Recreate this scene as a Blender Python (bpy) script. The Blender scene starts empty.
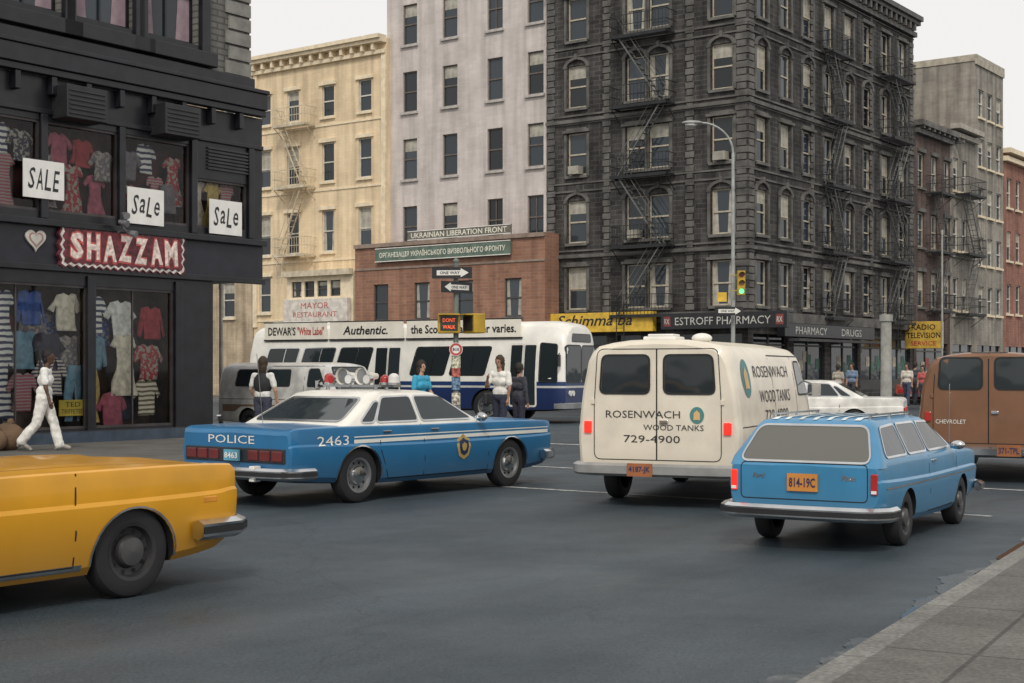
import bpy, bmesh, math, random
from mathutils import Vector, Matrix
from mathutils.bvhtree import BVHTree
random.seed(7)
SC=bpy.context.scene; COL=SC.collection
F=1422.0; HZ=370.0; EH=1.6
A=Vector((.5937,.8047,0)).normalized(); B=Vector((-A.y,A.x,0)); N=-B
def an(a,n,z=0): return A*a+N*n+Vector((0,0,z))
def gp(px,py): 
    D=EH*F/(py-HZ); return Vector(((px-512)/F*D,D,0))
def uat(o,du,px):
    k=(px-512)/F; return (k*o.y-o.x)/(du.x-k*du.y)

# ---------------------------------------------------------------- materials
def nt(name):
    m=bpy.data.materials.new(name); m.use_nodes=True
    n=m.node_tree.nodes; l=m.node_tree.links; return m,n,l,n["Principled BSDF"]
def c4(c): return (min(1,c[0]),min(1,c[1]),min(1,c[2]),1)
MC={}
def mat(name,col,rough=.6,metal=0,var=.25,scale=3.0,coat=0,bump=0,bscale=40,spec=.5,emit=0,dirt=0):
    if name in MC: return MC[name]
    m,n,l,p=nt(name)
    tc=n.new('ShaderNodeTexCoord'); no=n.new('ShaderNodeTexNoise'); no.inputs['Scale'].default_value=scale; no.inputs['Detail'].default_value=4
    l.new(tc.outputs['Object'],no.inputs['Vector'])
    mx=n.new('ShaderNodeMix'); mx.data_type='RGBA'
    mx.inputs['A'].default_value=c4([x*(1-var) for x in col]); mx.inputs['B'].default_value=c4([x*(1+var*.6) for x in col])
    rp=n.new('ShaderNodeMapRange'); rp.inputs['From Min'].default_value=.35; rp.inputs['From Max'].default_value=.65
    l.new(no.outputs['Fac'],rp.inputs['Value']); l.new(rp.outputs['Result'],mx.inputs['Factor'])
    out=mx.outputs['Result']
    if dirt>0:
        sp=n.new('ShaderNodeSeparateXYZ'); l.new(tc.outputs['Object'],sp.inputs[0])
        ad=n.new('ShaderNodeMath'); ad.operation='MULTIPLY_ADD'; l.new(no.outputs['Fac'],ad.inputs[0]); ad.inputs[1].default_value=-.35; l.new(sp.outputs['Z'],ad.inputs[2])
        mr=n.new('ShaderNodeMapRange'); mr.inputs['From Min'].default_value=.0; mr.inputs['From Max'].default_value=.5
        mr.inputs['To Min'].default_value=dirt; mr.inputs['To Max'].default_value=.03
        l.new(ad.outputs[0],mr.inputs['Value'])
        m2=n.new('ShaderNodeMix'); m2.data_type='RGBA'; l.new(mr.outputs['Result'],m2.inputs['Factor']); l.new(out,m2.inputs['A']); m2.inputs['B'].default_value=(.05,.043,.037,1)
        out=m2.outputs['Result']
        rr=n.new('ShaderNodeMath'); rr.operation='MULTIPLY_ADD'; l.new(mr.outputs['Result'],rr.inputs[0]); rr.inputs[1].default_value=.7; rr.inputs[2].default_value=rough
        l.new(rr.outputs[0],p.inputs['Roughness'])
    else: p.inputs['Roughness'].default_value=rough
    l.new(out,p.inputs['Base Color']); p.inputs['Metallic'].default_value=metal
    p.inputs['Coat Weight'].default_value=coat; p.inputs['Coat Roughness'].default_value=.05
    p.inputs['Specular IOR Level'].default_value=spec
    if emit>0:
        p.inputs['Emission Color'].default_value=c4(col); p.inputs['Emission Strength'].default_value=emit
    if bump>0:
        b=n.new('ShaderNodeBump'); b.inputs['Strength'].default_value=bump; b.inputs['Distance'].default_value=.02
        n2=n.new('ShaderNodeTexNoise'); n2.inputs['Scale'].default_value=bscale; l.new(tc.outputs['Object'],n2.inputs['Vector'])
        l.new(n2.outputs['Fac'],b.inputs['Height']); l.new(b.outputs['Normal'],p.inputs['Normal'])
    MC[name]=m; return m
def wallmat(name,c1,c2,mort,bw=.25,bh=.08,ms=.008,stain=.45,streak=.35,offset=.5,rough=.85):
    if name in MC: return MC[name]
    m,n,l,p=nt(name)
    tc=n.new('ShaderNodeTexCoord'); sp=n.new('ShaderNodeSeparateXYZ'); l.new(tc.outputs['Object'],sp.inputs[0])
    ad=n.new('ShaderNodeMath'); l.new(sp.outputs['X'],ad.inputs[0]); l.new(sp.outputs['Y'],ad.inputs[1])
    cb=n.new('ShaderNodeCombineXYZ'); l.new(ad.outputs[0],cb.inputs['X']); l.new(sp.outputs['Z'],cb.inputs['Y'])
    br=n.new('ShaderNodeTexBrick'); br.inputs['Scale'].default_value=1; br.inputs['Brick Width'].default_value=bw; br.inputs['Row Height'].default_value=bh
    br.inputs['Mortar Size'].default_value=ms; br.offset=offset
    br.inputs['Color1'].default_value=c4(c1); br.inputs['Color2'].default_value=c4(c2); br.inputs['Mortar'].default_value=c4(mort)
    l.new(cb.outputs[0],br.inputs['Vector'])
    n1=n.new('ShaderNodeTexNoise'); n1.inputs['Scale'].default_value=.55; n1.inputs['Detail'].default_value=6; n1.inputs['Roughness'].default_value=.65; l.new(cb.outputs[0],n1.inputs['Vector'])
    mp=n.new('ShaderNodeMapping'); mp.inputs['Scale'].default_value=(2.4,.16,1); l.new(cb.outputs[0],mp.inputs['Vector'])
    n2=n.new('ShaderNodeTexNoise'); n2.inputs['Scale'].default_value=1; n2.inputs['Detail'].default_value=4; l.new(mp.outputs[0],n2.inputs['Vector'])
    def rng(o,a,b,c,d):
        r=n.new('ShaderNodeMapRange'); l.new(o,r.inputs['Value'])
        for k,v in zip(('From Min','From Max','To Min','To Max'),(a,b,c,d)): r.inputs[k].default_value=v
        return r.outputs['Result']
    a=rng(n1.outputs['Fac'],.3,.68,1-stain,1.12); b=rng(n2.outputs['Fac'],.32,.6,1-streak,1.05)
    mu=n.new('ShaderNodeMath'); mu.operation='MULTIPLY'; l.new(a,mu.inputs[0]); l.new(b,mu.inputs[1])
    vm=n.new('ShaderNodeVectorMath'); vm.operation='SCALE'; l.new(br.outputs['Color'],vm.inputs[0]); l.new(mu.outputs[0],vm.inputs['Scale'])
    l.new(vm.outputs[0],p.inputs['Base Color']); p.inputs['Roughness'].default_value=rough; p.inputs['Specular IOR Level'].default_value=.2
    bp=n.new('ShaderNodeBump'); bp.inputs['Strength'].default_value=.5; bp.inputs['Distance'].default_value=.01; l.new(br.outputs['Fac'],bp.inputs['Height']); bp.invert=True
    l.new(bp.outputs[0],p.inputs['Normal'])
    MC[name]=m; return m
def shopglass():
    m,n,l,p=nt('shop_glass'); n.remove(p); o=n['Material Output']
    t=n.new('ShaderNodeBsdfTransparent'); t.inputs[0].default_value=(.95,.97,.96,1); g=n.new('ShaderNodeBsdfGlossy'); g.inputs['Roughness'].default_value=.03
    fr=n.new('ShaderNodeFresnel'); fr.inputs[0].default_value=1.4; mx=n.new('ShaderNodeMixShader')
    l.new(fr.outputs[0],mx.inputs[0]); l.new(t.outputs[0],mx.inputs[1]); l.new(g.outputs[0],mx.inputs[2]); l.new(mx.outputs[0],o.inputs[0]); return m
def windowglass(name,col,amt=.5,rough=.07):
    m,n,l,p=nt(name)
    oi=n.new('ShaderNodeObjectInfo'); tc=n.new('ShaderNodeTexCoord'); no=n.new('ShaderNodeTexNoise'); no.inputs['Scale'].default_value=1.3
    l.new(tc.outputs['Object'],no.inputs['Vector'])
    mx=n.new('ShaderNodeMix'); mx.data_type='RGBA'; mx.inputs['A'].default_value=c4([c*(1-amt) for c in col]); mx.inputs['B'].default_value=c4([c*(1+amt) for c in col])
    l.new(oi.outputs['Random'],mx.inputs['Factor']); l.new(mx.outputs['Result'],p.inputs['Base Color'])
    p.inputs['Roughness'].default_value=rough
    b=n.new('ShaderNodeBump'); b.inputs['Strength'].default_value=.12; b.inputs['Distance'].default_value=.05; l.new(no.outputs['Fac'],b.inputs['Height']); l.new(b.outputs[0],p.inputs['Normal'])
    return m
def bandmat(name,bands,rough=.3):
    m,n,l,p=nt(name); tc=n.new('ShaderNodeTexCoord'); sp=n.new('ShaderNodeSeparateXYZ'); l.new(tc.outputs['Object'],sp.inputs[0])
    mr=n.new('ShaderNodeMapRange'); mr.inputs['From Max'].default_value=4; l.new(sp.outputs['Z'],mr.inputs['Value'])
    cr=n.new('ShaderNodeValToRGB'); cr.color_ramp.interpolation='CONSTANT'; e=cr.color_ramp.elements
    e[0].position=0; e[0].color=c4(bands[0][1]); e[1].position=bands[1][0]/4; e[1].color=c4(bands[1][1])
    for z,c in bands[2:]:
        k=e.new(z/4); k.color=c4(c)
    l.new(mr.outputs['Result'],cr.inputs['Fac'])
    no=n.new('ShaderNodeTexNoise'); no.inputs['Scale'].default_value=2; no.inputs['Detail'].default_value=5; l.new(tc.outputs['Object'],no.inputs['Vector'])
    r=n.new('ShaderNodeMapRange'); r.inputs['From Min'].default_value=.3; r.inputs['From Max'].default_value=.7; r.inputs['To Min'].default_value=.82; r.inputs['To Max'].default_value=1.05; l.new(no.outputs['Fac'],r.inputs['Value'])
    vm=n.new('ShaderNodeVectorMath'); vm.operation='SCALE'; l.new(cr.outputs[0],vm.inputs[0]); l.new(r.outputs['Result'],vm.inputs['Scale']); l.new(vm.outputs[0],p.inputs['Base Color'])
    p.inputs['Roughness'].default_value=rough; return m

RUB=mat('rubber',(.016,.016,.018),.75); CHR=mat('chrome',(.62,.63,.64),.16,1,.15); DARKM=mat('underbody_black',(.008,.008,.010),.8)
BLACK=mat('black_paint',(.014,.015,.02),.4); WHT=mat('white_paint',(.78,.76,.71),.45,var=.12); GREYM=mat('grey_metal',(.28,.29,.3),.45,.6)
VG=windowglass('vehicle_glass',(.022,.029,.033),.3,.04); BG=windowglass('building_glass',(.024,.032,.04),.8)
REDL=mat('red_lens',(.42,.018,.016),.2,coat=.5); REDON=mat('lit_red_lens',(.85,.03,.02),.2,emit=.8); AMB=mat('amber_lens',(.6,.25,.03),.2)
STEEL=mat('wheel_steel',(.28,.29,.3),.35,.7); SG=shopglass()

# ---------------------------------------------------------------- mesh builder
class MB:
    def __init__(s): s.v=[];s.f=[];s.m=[]
    def add(s,vs,fs,m=0,M=None):
        o=len(s.v); s.v+=[(M@Vector(v)) if M else Vector(v) for v in vs]; s.f+=[[i+o for i in f] for f in fs]; s.m+=[m]*len(fs); return s
    def box(s,x0,x1,y0,y1,z0,z1,m=0,M=None):
        return s.add([(x0,y0,z0),(x1,y0,z0),(x1,y1,z0),(x0,y1,z0),(x0,y0,z1),(x1,y0,z1),(x1,y1,z1),(x0,y1,z1)],
              [(0,3,2,1),(4,5,6,7),(0,1,5,4),(1,2,6,5),(2,3,7,6),(3,0,4,7)],m,M)
    def cyl(s,p0,p1,r0,r1=None,m=0,seg=8,cap=True):
        p0=Vector(p0);p1=Vector(p1); r1=r0 if r1 is None else r1
        d=(p1-p0).normalized(); a=d.orthogonal().normalized(); b=d.cross(a)
        vs=[]
        for p,r in((p0,r0),(p1,r1)):
            for i in range(seg):
                t=2*math.pi*i/seg; vs.append(p+a*(r*math.cos(t))+b*(r*math.sin(t)))
        fs=[(i,(i+1)%seg,seg+(i+1)%seg,seg+i) for i in range(seg)]
        if cap: fs+=[tuple(reversed(range(seg))),tuple(range(seg,2*seg))]
        return s.add(vs,fs,m)
    def bar(s,p0,p1,t,m=0): return s.cyl(p0,p1,t*.6,None,m,4)
    def sph(s,c,r,m=0,seg=14,rings=9):
        if not hasattr(r,'__len__'): r=(r,r,r)
        vs=[(c[0],c[1],c[2]-r[2])]
        for j in range(1,rings):
            ph=-math.pi/2+math.pi*j/rings
            for i in range(seg):
                t=2*math.pi*i/seg; vs.append((c[0]+r[0]*math.cos(ph)*math.cos(t),c[1]+r[1]*math.cos(ph)*math.sin(t),c[2]+r[2]*math.sin(ph)))
        vs.append((c[0],c[1],c[2]+r[2])); k=len(vs)-1; fs=[(0,1+(i+1)%seg,1+i) for i in range(seg)]
        for j in range(rings-2):
            for i in range(seg):
                a=1+j*seg; fs.append((a+i,a+(i+1)%seg,a+seg+(i+1)%seg,a+seg+i))
        a=1+(rings-2)*seg; fs+=[(a+i,a+(i+1)%seg,k) for i in range(seg)]
        return s.add(vs,fs,m)
    def lathe(s,prof,m=0,seg=32,c=(0,0,0)):
        vs=[];n=len(prof)
        for i in range(seg):
            t=2*math.pi*i/seg
            for r,y in prof: vs.append((c[0]+r*math.cos(t),c[1]+y,c[2]+r*math.sin(t)))
        fs=[]
        for i in range(seg):
            j=(i+1)%seg
            for k in range(n-1): fs.append((i*n+k,j*n+k,j*n+k+1,i*n+k+1))
        return s.add(vs,fs,m)
    def mesh(s,name,mats,smooth=None):
        me=bpy.data.meshes.new(name); me.from_pydata([tuple(v) for v in s.v],[],s.f)
        for mm in mats: me.materials.append(mm)
        me.polygons.foreach_set('material_index',s.m); me.update()
        if smooth is not None:
            me.polygons.foreach_set('use_smooth',[True]*len(me.polygons))
            try: me.set_sharp_from_angle(angle=math.radians(smooth))
            except Exception: pass
        return me
    def obj(s,name,mats,parent=None,smooth=None,bevel=0,loc=(0,0,0),rz=0,fixn=False):
        me=s.mesh(name,mats,smooth)
        if fixn:
            bm=bmesh.new(); bm.from_mesh(me); bmesh.ops.recalc_face_normals(bm,faces=bm.faces); bm.to_mesh(me); bm.free()
        return mk(name,me,parent,loc,rz,bevel)
def mk(name,me,parent=None,loc=(0,0,0),rz=0,bevel=0):
    o=bpy.data.objects.new(name,me); COL.objects.link(o); o.parent=parent; o.location=loc; o.rotation_euler=(0,0,rz)
    if bevel:
        b=o.modifiers.new('bevel','BEVEL'); b.width=bevel; b.segments=2; b.limit_method='ANGLE'
    return o
def thing(name,label,cat,loc=(0,0,0),rz=0,group=None):
    e=mk(name,None,None,loc,rz); e.empty_display_size=.3; tag(e,label,cat,group); return e
def tag(o,label,cat,group=None):
    o['label']=label; o['category']=cat
    if group:o['group']=group
    return o
def struct(o): o['kind']='structure'; return o

# ---------------------------------------------------------------- text and decals
DG=lambda: bpy.context.evaluated_depsgraph_get()
def text_bm(s,width=None,height=1.0,bold=.02,shear=0,space=1.0):
    cu=bpy.data.curves.new('t','FONT'); cu.body=s; cu.offset=bold; cu.shear=shear; cu.resolution_u=2; cu.space_character=space; cu.align_x='LEFT'
    ob=bpy.data.objects.new('t',cu); COL.objects.link(ob); bpy.context.view_layer.update()
    me=bpy.data.meshes.new_from_object(ob.evaluated_get(DG())); bm=bmesh.new(); bm.from_mesh(me)
    bpy.data.objects.remove(ob); bpy.data.curves.remove(cu); bpy.data.meshes.remove(me)
    xs=[v.co.x for v in bm.verts]; ys=[v.co.y for v in bm.verts]
    x0,x1,y0,y1=min(xs),max(xs),min(ys),max(ys); sy=height/(y1-y0); sx=(width/(x1-x0)) if width else sy
    for v in bm.verts: v.co=Vector(((v.co.x-(x0+x1)/2)*sx,(v.co.y-(y0+y1)/2)*sy,0))
    return bm
def flat_text(parent,s,cx,y,cz,width,height,m,name='lettering',bold=.02,shear=0,jit=0,rot=0):
    bm=text_bm(s,width,height,bold,shear); c_,s_=math.cos(rot),math.sin(rot)
    for v in bm.verts:
        jx,jz=(random.uniform(-jit,jit),random.uniform(-jit,jit)) if jit else (0,0)
        v.co=Vector((cx+v.co.x*c_-v.co.y*s_+jx,y,cz+v.co.x*s_+v.co.y*c_+jz))
    me=bpy.data.meshes.new(name); bm.to_mesh(me); bm.free(); me.materials.append(m)
    return mk(name,me,parent)
def rpoly(pts,r,n=4):
    out=[];L=len(pts)
    for i in range(L):
        p=Vector(pts[i]);a=Vector(pts[i-1]);b=Vector(pts[(i+1)%L])
        da=(a-p);db=(b-p); ra=min(r,da.length*.45); rb=min(r,db.length*.45)
        s=p+da.normalized()*ra; e=p+db.normalized()*rb
        for k in range(n+1):
            t=k/n; out.append(s*(1-t)**2+p*2*t*(1-t)+e*t*t)
    return out
def poly_bm(pts):
    bm=bmesh.new(); bm.faces.new([bm.verts.new((p[0],p[1],0)) for p in pts]); return bm
def ring_bm(pts,t):
    bm=bmesh.new(); n=len(pts); P=[Vector((p[0],p[1])) for p in pts]
    c=sum(P,Vector((0,0)))/n; o=[]
    for i in range(n):
        d=(P[(i+1)%n]-P[i-1]); 
        if d.length<1e-6: d=Vector((1,0))
        nn=Vector((d.y,-d.x)).normalized()
        if nn.dot(P[i]-c)<0: nn=-nn
        o.append(P[i]+nn*t)
    a=[bm.verts.new((p.x,p.y,0)) for p in P]; b=[bm.verts.new((p.x,p.y,0)) for p in o]
    for i in range(n):
        j=(i+1)%n
        try: bm.faces.new((a[i],a[j],b[j],b[i]))
        except Exception: pass
    return bm
def line_bm(pts,w):
    bm=bmesh.new()
    for i in range(len(pts)-1):
        p=Vector(pts[i]);q=Vector(pts[i+1]); d=(q-p).normalized(); nn=Vector((-d.y,d.x))*w/2
        bm.faces.new([bm.verts.new((x.x,x.y,0)) for x in (p-nn,q-nn,q+nn,p+nn)])
    return bm
def decal(parent,name,bm,face,bvh,off,m,at=(0,0),step=.25,avoid=None):
    for v in bm.verts: v.co.x+=at[0]; v.co.y+=at[1]
    if step:
        for ax in(0,1):
            lo=min(v.co[ax] for v in bm.verts); hi=max(v.co[ax] for v in bm.verts); k=math.floor(lo/step)+1
            while k*step<hi:
                co=[0,0,0];no=[0,0,0];co[ax]=k*step;no[ax]=1
                bmesh.ops.bisect_plane(bm,geom=bm.verts[:]+bm.edges[:]+bm.faces[:],plane_co=co,plane_no=no); k+=1
    bmesh.ops.triangulate(bm,faces=bm.faces)
    dead=[]
    for v in bm.verts:
        u,w=v.co.x,v.co.y
        if face=='R': o=Vector((u,-6,w));d=Vector((0,1,0))
        elif face=='L': o=Vector((-u,6,w));d=Vector((0,-1,0))
        elif face=='rear': o=Vector((-12,-u,w));d=Vector((1,0,0))
        elif face=='front': o=Vector((12,u,w));d=Vector((-1,0,0))
        else: o=Vector((u,w,9));d=Vector((0,0,-1))
        h,nn,_,_=bvh.ray_cast(o,d)
        if h is None or (avoid and face in('R','L') and any((o.x-c[0])**2+(w-c[1])**2<c[2]**2 for c in avoid)): dead.append(v);continue
        if nn.dot(d)>0: nn=-nn
        v.co=h+nn*off
    bmesh.ops.delete(bm,geom=dead,context='VERTS')
    me=bpy.data.meshes.new(name); bm.to_mesh(me); bm.free(); me.materials.append(m)
    return mk(name,me,parent)

# ---------------------------------------------------------------- setting: ground and pavements
def road_mat():
    m,n,l,p=nt('asphalt'); tc=n.new('ShaderNodeTexCoord')
    mp=n.new('ShaderNodeMapping'); mp.inputs['Rotation'].default_value=(0,0,-math.atan2(A.y,A.x)); l.new(tc.outputs['Object'],mp.inputs[0])
    ms=n.new('ShaderNodeMapping'); ms.inputs['Scale'].default_value=(.05,.55,1); l.new(mp.outputs[0],ms.inputs[0])
    def noise(v,s,d=6,r=.6):
        x=n.new('ShaderNodeTexNoise'); x.inputs['Scale'].default_value=s;x.inputs['Detail'].default_value=d;x.inputs['Roughness'].default_value=r;l.new(v,x.inputs['Vector']);return x.outputs['Fac']
    def rng(o,a,b,c,d):
        r=n.new('ShaderNodeMapRange'); l.new(o,r.inputs['Value'])
        for k,v in zip(('From Min','From Max','To Min','To Max'),(a,b,c,d)): r.inputs[k].default_value=v
        return r.outputs['Result']
    def mul(a,b):
        x=n.new('ShaderNodeMath'); x.operation='MULTIPLY'; l.new(a,x.inputs[0]); l.new(b,x.inputs[1]); return x.outputs[0]
    P=tc.outputs['Object']
    a=rng(noise(ms.outputs[0],1.6,6),.35,.65,.78,1.22); b=rng(noise(P,.35,8,.7),.35,.65,.75,1.18); c=rng(noise(P,38,4,.7),.25,.75,.4,1.65)
    vo=n.new('ShaderNodeTexVoronoi'); vo.feature='DISTANCE_TO_EDGE'; vo.inputs['Scale'].default_value=.28; 
    nz=n.new('ShaderNodeTexNoise'); nz.inputs['Scale'].default_value=.9; nz.inputs['Detail'].default_value=6; l.new(P,nz.inputs['Vector'])
    va=n.new('ShaderNodeVectorMath'); va.operation='MULTIPLY_ADD'; l.new(nz.outputs['Color'],va.inputs[0]); va.inputs[1].default_value=(1.6,1.6,0); l.new(P,va.inputs[2]); l.new(va.outputs[0],vo.inputs['Vector'])
    cr=rng(vo.outputs['Distance'],.001,.006,.75,1)
    k=mul(mul(a,b),mul(c,cr))
    vm=n.new('ShaderNodeVectorMath'); vm.operation='SCALE'; vm.inputs[0].default_value=(.037,.052,.063); l.new(k,vm.inputs['Scale']); l.new(vm.outputs[0],p.inputs['Base Color'])
    l.new(rng(noise(P,.5,5),.35,.65,.42,.72),p.inputs['Roughness']); p.inputs['Specular IOR Level'].default_value=.45
    bp=n.new('ShaderNodeBump'); bp.inputs['Strength'].default_value=.5; bp.inputs['Distance'].default_value=.008; l.new(noise(P,90,3),bp.inputs['Height']); l.new(bp.outputs[0],p.inputs['Normal'])
    return m
def pave_mat(name,col,sx,sy,ms=.02):
    m,n,l,p=nt(name); tc=n.new('ShaderNodeTexCoord')
    mp=n.new('ShaderNodeMapping'); mp.inputs['Rotation'].default_value=(0,0,-math.atan2(.87,.49)); l.new(tc.outputs['Object'],mp.inputs[0])
    br=n.new('ShaderNodeTexBrick'); br.offset=0; br.inputs['Scale'].default_value=1; br.inputs['Brick Width'].default_value=sx; br.inputs['Row Height'].default_value=sy; br.inputs['Mortar Size'].default_value=ms
    br.inputs['Color1'].default_value=c4(col); br.inputs['Color2'].default_value=c4([c*.85 for c in col]); br.inputs['Mortar'].default_value=c4([c*.5 for c in col]); l.new(mp.outputs[0],br.inputs['Vector'])
    no=n.new('ShaderNodeTexNoise'); no.inputs['Scale'].default_value=1.4; no.inputs['Detail'].default_value=9; no.inputs['Roughness'].default_value=.7; l.new(tc.outputs['Object'],no.inputs['Vector'])
    r=n.new('ShaderNodeMapRange'); r.inputs['From Min'].default_value=.3; r.inputs['From Max'].default_value=.7; r.inputs['To Min'].default_value=.55; r.inputs['To Max'].default_value=1.15; l.new(no.outputs['Fac'],r.inputs['Value'])
    n3=n.new('ShaderNodeTexNoise'); n3.inputs['Scale'].default_value=35; n3.inputs['Detail'].default_value=4; l.new(tc.outputs['Object'],n3.inputs['Vector'])
    r3=n.new('ShaderNodeMapRange'); r3.inputs['From Min'].default_value=.25; r3.inputs['From Max'].default_value=.75; r3.inputs['To Min'].default_value=.6; r3.inputs['To Max'].default_value=1.4; l.new(n3.outputs['Fac'],r3.inputs['Value'])
    mm=n.new('ShaderNodeMath'); mm.operation='MULTIPLY'; l.new(r.outputs['Result'],mm.inputs[0]); l.new(r3.outputs['Result'],mm.inputs[1])
    vm=n.new('ShaderNodeVectorMath'); vm.operation='SCALE'; l.new(br.outputs['Color'],vm.inputs[0]); l.new(mm.outputs[0],vm.inputs['Scale']); l.new(vm.outputs[0],p.inputs['Base Color'])
    p.inputs['Roughness'].default_value=.85
    n2=n.new('ShaderNodeTexNoise'); n2.inputs['Scale'].default_value=70; l.new(tc.outputs['Object'],n2.inputs['Vector'])
    bp=n.new('ShaderNodeBump'); bp.inputs['Strength'].default_value=.4; bp.inputs['Distance'].default_value=.006; l.new(n2.outputs['Fac'],bp.inputs['Height']); l.new(bp.outputs[0],p.inputs['Normal'])
    return m
ROAD=road_mat(); PAVE=pave_mat('sidewalk_concrete',(.135,.13,.118),1.5,1.5,.014); KERB=pave_mat('kerb_stone',(.22,.215,.2),1.8,9,.012)
g=MB().add([(-1500,-300,0),(1500,-300,0),(1500,2500,0),(-1500,2500,0)],[(0,1,2,3)]).obj('ground',[ROAD]); struct(g)
def inset(pts,d):
    n=len(pts); ar=sum(pts[i].x*pts[(i+1)%n].y-pts[(i+1)%n].x*pts[i].y for i in range(n)); s=1 if ar>0 else -1; out=[]
    for i in range(n):
        a=(pts[i]-pts[i-1]).normalized(); b=(pts[(i+1)%n]-pts[i]).normalized()
        na=Vector((-a.y,a.x))*s; nb=Vector((-b.y,b.x))*s; k=(na+nb)/(1+na.dot(nb)); out.append(pts[i]+k*d)
    return out
def slab(pts,z):
    mb=MB(); n=len(pts); vs=[(p.x,p.y,-.05) for p in pts]+[(p.x,p.y,z) for p in pts]
    return mb.add(vs,[tuple(range(n,2*n))]+[(i,(i+1)%n,n+(i+1)%n,n+i) for i in range(n)])
def pavement(pts,r_idx=None,r=2.5):
    P=[Vector((p.x,p.y)) for p in pts]; out=[]
    for i,p in enumerate(P):
        if i==r_idx:
            a=P[i-1]-p;b=P[(i+1)%len(P)]-p; s=p+a.normalized()*r;e=p+b.normalized()*r
            for k in range(9):
                t=k/8; out.append(s*(1-t)**2+p*2*t*(1-t)+e*t*t)
        else: out.append(p)
    struct(slab(out,.136).obj('kerb',[KERB],fixn=True)); struct(slab(inset(out,.15),.141).obj('sidewalk',[PAVE],fixn=True))
pavement([an(-40,-16.4),an(24.4,-16.4),an(24.4,-250),an(-40,-250)],1,3)
pavement([an(50.3,-250),an(50.3,-24.6),an(300,-24.6),an(300,-250)],1,3)
k0=Vector((1.32,6.65,0)); kd=Vector((.4915,.871,0)).normalized(); kn=Vector((kd.y,-kd.x,0))
pavement([k0-kd*14,k0-kd*14+kn*40,k0+kd*14+kn*40,k0+kd*14],None)
PT=mat('worn_road_paint',(.42,.43,.42),.7,var=.5,scale=9)
def rline(p,q,w,name='road_marking'):
    d=(q-p).normalized(); nn=Vector((-d.y,d.x,0))*w/2; z=Vector((0,0,.005))
    mb=MB().add([p-nn+z,q-nn+z,q+nn+z,p+nn+z],[(0,1,2,3)]); return struct(mb.obj(name,[PT]))
rline(an(15.6,-14.8),an(15.6,-5),.12); rline(an(19.2,-15.6),an(19.2,-3),.12)
rline(an(25.3,-16),an(25.3,-40),.2); rline(an(49,-24),an(49,-60),.2)
# gutter: damp film with silt that breaks up by noise, and small puddles
def gutter_mat():
    m,n,l,p=nt('damp_gutter_film'); tc=n.new('ShaderNodeTexCoord'); a=n.new('ShaderNodeTexNoise'); a.inputs['Scale'].default_value=2.6; a.inputs['Detail'].default_value=8; a.inputs['Roughness'].default_value=.7; l.new(tc.outputs['Object'],a.inputs['Vector'])
    cr=n.new('ShaderNodeValToRGB'); e=cr.color_ramp.elements; e[0].position=.40; e[0].color=(.026,.034,.040,1); e[1].position=.62; e[1].color=(.15,.16,.165,1)
    k=e.new(.52); k.color=(.05,.06,.067,1)
    l.new(a.outputs['Fac'],cr.inputs['Fac']); l.new(cr.outputs[0],p.inputs['Base Color'])
    r=n.new('ShaderNodeMapRange'); r.inputs['From Min'].default_value=.4; r.inputs['From Max'].default_value=.6; r.inputs['To Min'].default_value=.22; r.inputs['To Max'].default_value=.7; l.new(a.outputs['Fac'],r.inputs['Value']); l.new(r.outputs['Result'],p.inputs['Roughness']); return m
WET=mat('puddle_water',(.006,.007,.008),.03,var=.3)
def blob(c,L,W,dirv,name,m,z,seed):
    s=Vector((-dirv.y,dirv.x,0)); vs=[];n=90
    for i in range(n):
        t=2*math.pi*i/n; k=1+.16*math.sin(3*t+seed)+.09*math.sin(5*t+seed*2)+.04*math.sin(11*t+seed)
        vs.append(c+dirv*(L*k*math.cos(t))+s*(W*k*math.sin(t))+Vector((0,0,z)))
    return struct(MB().add(vs,[tuple(range(n))]).obj(name,[m]))
mb=MB(); vs=[]; n_=400
for i in range(n_+1):
    t=-2+12.5*i/n_; w=.24+.08*math.sin(t*1.5+1)+.05*math.sin(t*4.3)+.025*math.sin(t*11)+.012*math.sin(t*27)+.008*math.sin(t*61); c=k0+kd*t
    vs+=[c-kn*.005+Vector((0,0,.004)),c-kn*(.006+w)+Vector((0,0,.004))]
mb.add(vs,[(2*i,2*i+1,2*i+3,2*i+2) for i in range(n_)]); struct(mb.obj('damp_gutter',[gutter_mat()]))
for i,(t,o,L,W) in enumerate([(3.0,-.17,.28,.06),(5.0,-.16,.22,.04),(6.9,-.17,.85,.08)]):
    blob(k0+kd*t+kn*o,L,W,kd,'puddle',WET,.0085,i+11)
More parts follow.
